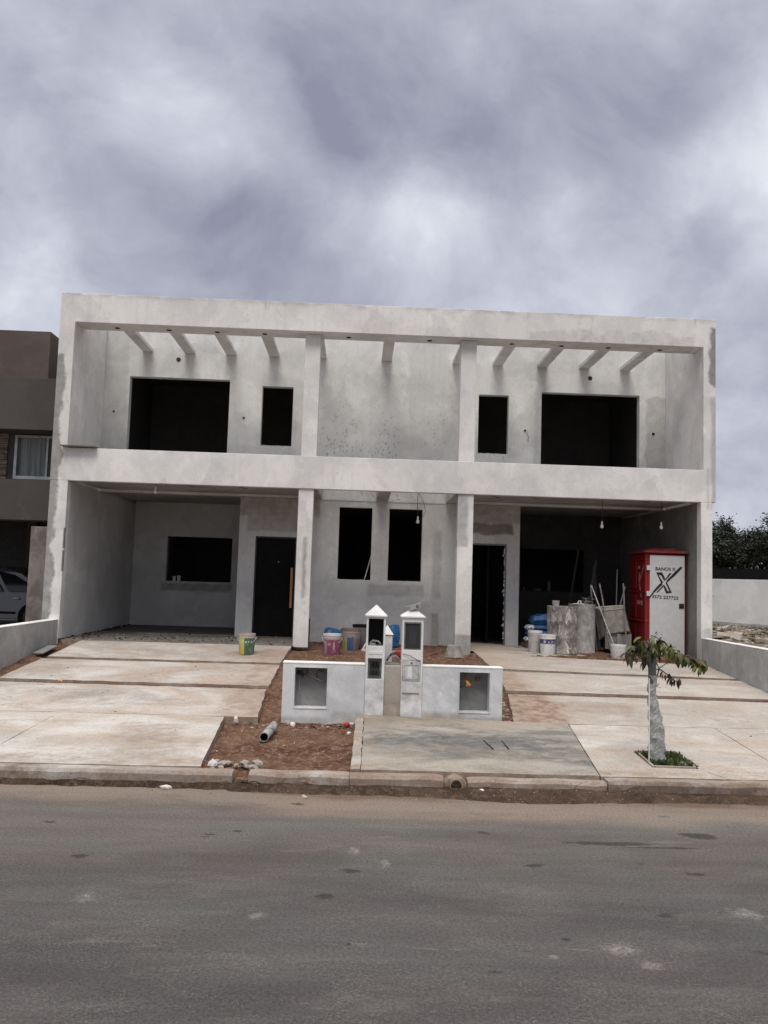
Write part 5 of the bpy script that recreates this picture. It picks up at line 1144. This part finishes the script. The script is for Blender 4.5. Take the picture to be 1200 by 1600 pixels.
def sideface(pts): return [(a, 3.0+max(0, c-.85)*.32-.006, c+zb) for a, c in pts]
for nm, pl in [('side_window', [(-10.35, .90), (-10.02, 1.22), (-9.5, 1.35), (-8.95, 1.36), (-8.62, .88)]), ('side_window', [(-8.82, 1.35), (-8.42, 1.27), (-8.12, 1.10), (-7.95, .90), (-8.50, .885)])]:
    v = sideface(pl); MB().add(v+[(a, b_+.02, c) for a, b_, c in v], [list(range(5)), [0, 1, 6, 5], [1, 2, 7, 6], [2, 3, 8, 7], [3, 4, 9, 8], [4, 0, 5, 9]]).build(nm, M_cglass, Cx)
MB().box(-8.36, -8.24, 2.975, 2.995, .60, .63).build('door_handle', M_gate, Cx, bevel=.005)
MB().box(-10.5, -8.3, 2.985, 2.999, .38+zb, .43+zb).build('trim_strip', M_rubber, Cx)
for x in (-10.9, -7.93):
    w = MB().lathe([(.001, -.1), (.2, -.1), (.31, -.09), (.32, -.05), (.32, .09), (.2, .1), (.001, .1)], (x, 3.085, .32+zb), 24, cap=False, M=Matrix.Rotation(R(90), 4, 'X')).build('wheel', M_rubber, Cx, smooth=True)
    MB().lathe([(.001, .104), (.19, .104), (.2, .1)], (x, 3.085, .32+zb), 16, cap=False, M=Matrix.Rotation(R(90), 4, 'X')).build('hubcap', M_darkmetal, w)

# ------------------------------------------------------------------ right-hand vacant lot
def lot(x, y):
    z = -.02+.05*fb(x, y, .9)+.06*max(0, fb(x, y, 3, 3, 4))
    if y < -1: z -= .09*(-1-y)
    return max(z, -.62)
o = grid(6.47, 60, -5, 60, 170, 190, lot).build('vacant_lot', M_lot, kind='structure')
rr = random.Random(77)
def brk(x, y, s, mt, lb, grp=None):
    m = MB(); Mx = Matrix.Translation((x, y, lot(x, y)+s*.12)) @ Matrix.Rotation(rr.random()*3.1, 4, 'Z') @ Matrix.Rotation(rr.uniform(-.35, .35), 4, 'X') @ Matrix.Rotation(rr.uniform(-.3, .3), 4, 'Y')
    pl = []; k = rr.choice([4, 5, 6])
    for i in range(k): a = 2*math.pi*i/k+rr.uniform(-.3, .3); pl.append((math.cos(a)*s*rr.uniform(.7, 1), math.sin(a)*s*.6*rr.uniform(.7, 1)))
    vs = [(a, b_, -s*.1) for a, b_ in pl]+[(a, b_, s*.1) for a, b_ in pl]
    fs = [list(range(k))[::-1], [k+i for i in range(k)]]+[[i, (i+1) % k, k+(i+1) % k, k+i] for i in range(k)]
    m.add([Mx @ Vector(v) for v in vs], fs); o = m.build('concrete_fragment', mt, origin=(x, y, lot(x, y))); tag(o, lb, 'rubble', grp)
for k in range(46):
    y = rr.uniform(2.5, 11.5); x = 6.7+ (y+16.2)*.0+rr.uniform(0, 1)*(8-.1*y)+ (y*.36)
    brk(x, y, rr.uniform(.12, .42), rr.choice([M_stone, M_edge, M_kerb, M_edge, M_kerb]), 'broken concrete piece lying on the vacant lot beside the house', 'broken concrete on the vacant lot')
m = MB()
for k in range(900):
    y = rr.uniform(0, 13); x = 6.9+y*.33+rr.random()*7; m.rock((x, y, lot(x, y)), rr.uniform(.02, .09), (1.3, 1, .6), rr.choice([0, 0, 2, 2]), rr)
m.build('lot_rubble', [M_stone, M_stonew, M_soild], recalc=False, kind='stuff')['label'] = 'small rubble spread over the vacant lot'
m = MB()
for k in range(2600):
    y = rr.uniform(7.5, 14); x = 9+(y-6)*.2+rr.random()*8
    if noise.noise(Vector((x*.6, y*.6, 3))) < -.05: continue
    c0 = Vector((x, y, lot(x, y)-.01)); a = rr.random()*6.3; h = rr.uniform(.03, .12); dx_ = Vector((math.cos(a), math.sin(a), 0))*.02
    m.add([c0-dx_, c0+dx_, c0+Vector((rr.uniform(-.04, .04), rr.uniform(-.04, .04), h))], [[0, 1, 2]])
m.build('lot_grass', M_grass, recalc=False, kind='stuff')['label'] = 'patchy low grass on the vacant lot'
# curved black sheet leaning on the house side
m = MB(); k = 12
for i in range(k+1):
    s = i/k; x = 6.62+.95*s; z = .62-.58*s**.75; 
    for (dy, dz_) in ((0, .10), (.5, -.10)): m.v.append(Vector((x+.12*(dy > 0), 1.6+dy+.25*s, z+dz_*(1-.5*s))))
m.f = [[2*i, 2*i+2, 2*i+3, 2*i+1] for i in range(k)]; m.mi = [0]*k
o = m.build('black_sheet', M_rubber, origin=(6.9, 1.8, 0)); sl = o.modifiers.new('thick', 'SOLIDIFY'); sl.thickness = .01
tag(o, 'bent black plastic sheet sloping to the ground beside the right pier', 'sheet')
# perimeter wall
a, b_ = Vector((10.9, 18.5, 0)), Vector((18.6, 5.2, 0)); d_ = (b_-a).normalized(); nn = Vector((-d_.y, d_.x, 0))
m = MB(); seg = 1
def pwall(m, s0, s1, z0, z1, off=0, w=.18):
    q = [a+d_*s0-nn*(w/2+off), a+d_*s1-nn*(w/2+off), a+d_*s1+nn*w/2, a+d_*s0+nn*w/2]
    m.add([(p_.x, p_.y, z0) for p_ in q]+[(p_.x, p_.y, z1) for p_ in q], [[3, 2, 1, 0], [4, 5, 6, 7], [0, 1, 5, 4], [1, 2, 6, 5], [2, 3, 7, 6], [3, 0, 4, 7]]); return m
t = thing('perimeter_wall', 'white painted perimeter wall with grey base across the vacant lot', 'wall', tuple(a))
L = (b_-a).length
pwall(m, 0, L, .10, 1.70).build('wall_body', M_farwall, t, bevel=.01); pwall(MB(), 0, L, -.3, .099, .03).build('plinth', M_low, t)
# dark netting fence above, behind
a0 = a.copy(); a = a0+nn*.0
t = thing('shade_net_fence', 'black shade netting stretched above the white perimeter wall', 'fence', tuple(a))
off = Vector((.9, .5, 0)); a = a0+off
pwall(MB(), -1, L, .2, 2.12, 0, .05).build('netting', M_rubber, t)
a = a0+off+nn*.06
for k in range(8):
    pwall(MB(), k*2.2, k*2.2+.07, -.2, 2.2, 0, .07).build('post', M_barkd, t)
a = a0
# trees
def tree(x, y, h, rad, n_, label, seed, zlow=.3, name='tree', leaf=.16, z0=-.1):
    rr = random.Random(seed); t = thing(name, label, 'tree', (x, y, z0), None); org = Vector((x, y, z0))
    tips = []; m = MB()
    def grow(p, d_, L, r_, dep):
        pts = [p]; q = p.copy(); dd = d_.copy()
        for i in range(4):
            dd = (dd+Vector((rr.uniform(-.22, .22), rr.uniform(-.22, .22), rr.uniform(-.05, .15)))).normalized(); q = q+dd*L/4; pts.append(q.copy())
        m.tube(pts, [r_*(1-.11*i) for i in range(5)], 6 if dep < 2 else 4, cap=False)
        if dep >= 2: tips.extend(pts[1:])
        if dep < 4:
            for k in range(rr.choice([3, 4]) if dep < 3 else 3):
                az = rr.random()*6.28; el = rr.uniform(.15, 1.0)
                nd = (dd*.5+Vector((math.cos(az)*math.cos(el), math.sin(az)*math.cos(el), math.sin(el)*.8))).normalized(); grow(pts[rr.choice([2, 3, 4, 4])], nd, L*rr.uniform(.6, .82), r_*.55, dep+1)
    for s_ in range(2): grow(org+Vector((.2*s_, 0, 0)), Vector((rr.uniform(-.35, .35), rr.uniform(-.2, .2), 1)).normalized(), h*.33, .05*h/2.2, 0)
    m.build('trunk', M_barkd, t, smooth=True)
    lf = MB(); zc_ = h*.55
    for k in range(n_):
        c = rr.choice(tips)+Vector((rr.gauss(0, .14), rr.gauss(0, .14), rr.gauss(0, .12)))
        if c.z < z0+zlow: continue
        s = leaf*rr.uniform(.5, 1.2); ax = Vector((rr.gauss(0, 1), rr.gauss(0, 1), rr.gauss(0, 1)+.4)).normalized(); bx = ax.orthogonal().normalized(); bx = Matrix.Rotation(rr.random()*6, 3, ax) @ bx; cx_ = ax.cross(bx)
        lf.add([c-bx*s*.5, c+cx_*s*.22, c+bx*s*.5, c-cx_*s*.22], [[0, 1, 2, 3]])
    lf.build('crown', M_tree, t, recalc=False); return t
tree(13.0, 19.5, 6.3, 2, 26000, 'dark thorny tree rising nearest the right pier, with the tallest tip', 3, .9, leaf=.14)
tree(15.8, 19.5, 5.6, 2, 26000, 'dark rounded tree over the perimeter wall, second from the house', 5, .9, leaf=.14)
tree(18.6, 19.0, 5.6, 2, 22000, 'dark bushy tree at the right picture edge behind the netting', 8, .9, leaf=.14)
tree(15.2, 24, 5.6, 2, 16000, 'dark tree further back filling the gap between the front trees', 13, .9, leaf=.16)
tree(11.6, 14.0, 2.0, 1, 2600, 'small bare-branched thorny shrub in front of the white perimeter wall', 9, 1.1, leaf=.09)

SC.render.engine = 'CYCLES'
SC.cycles.max_bounces = 8; SC.cycles.diffuse_bounces = 4
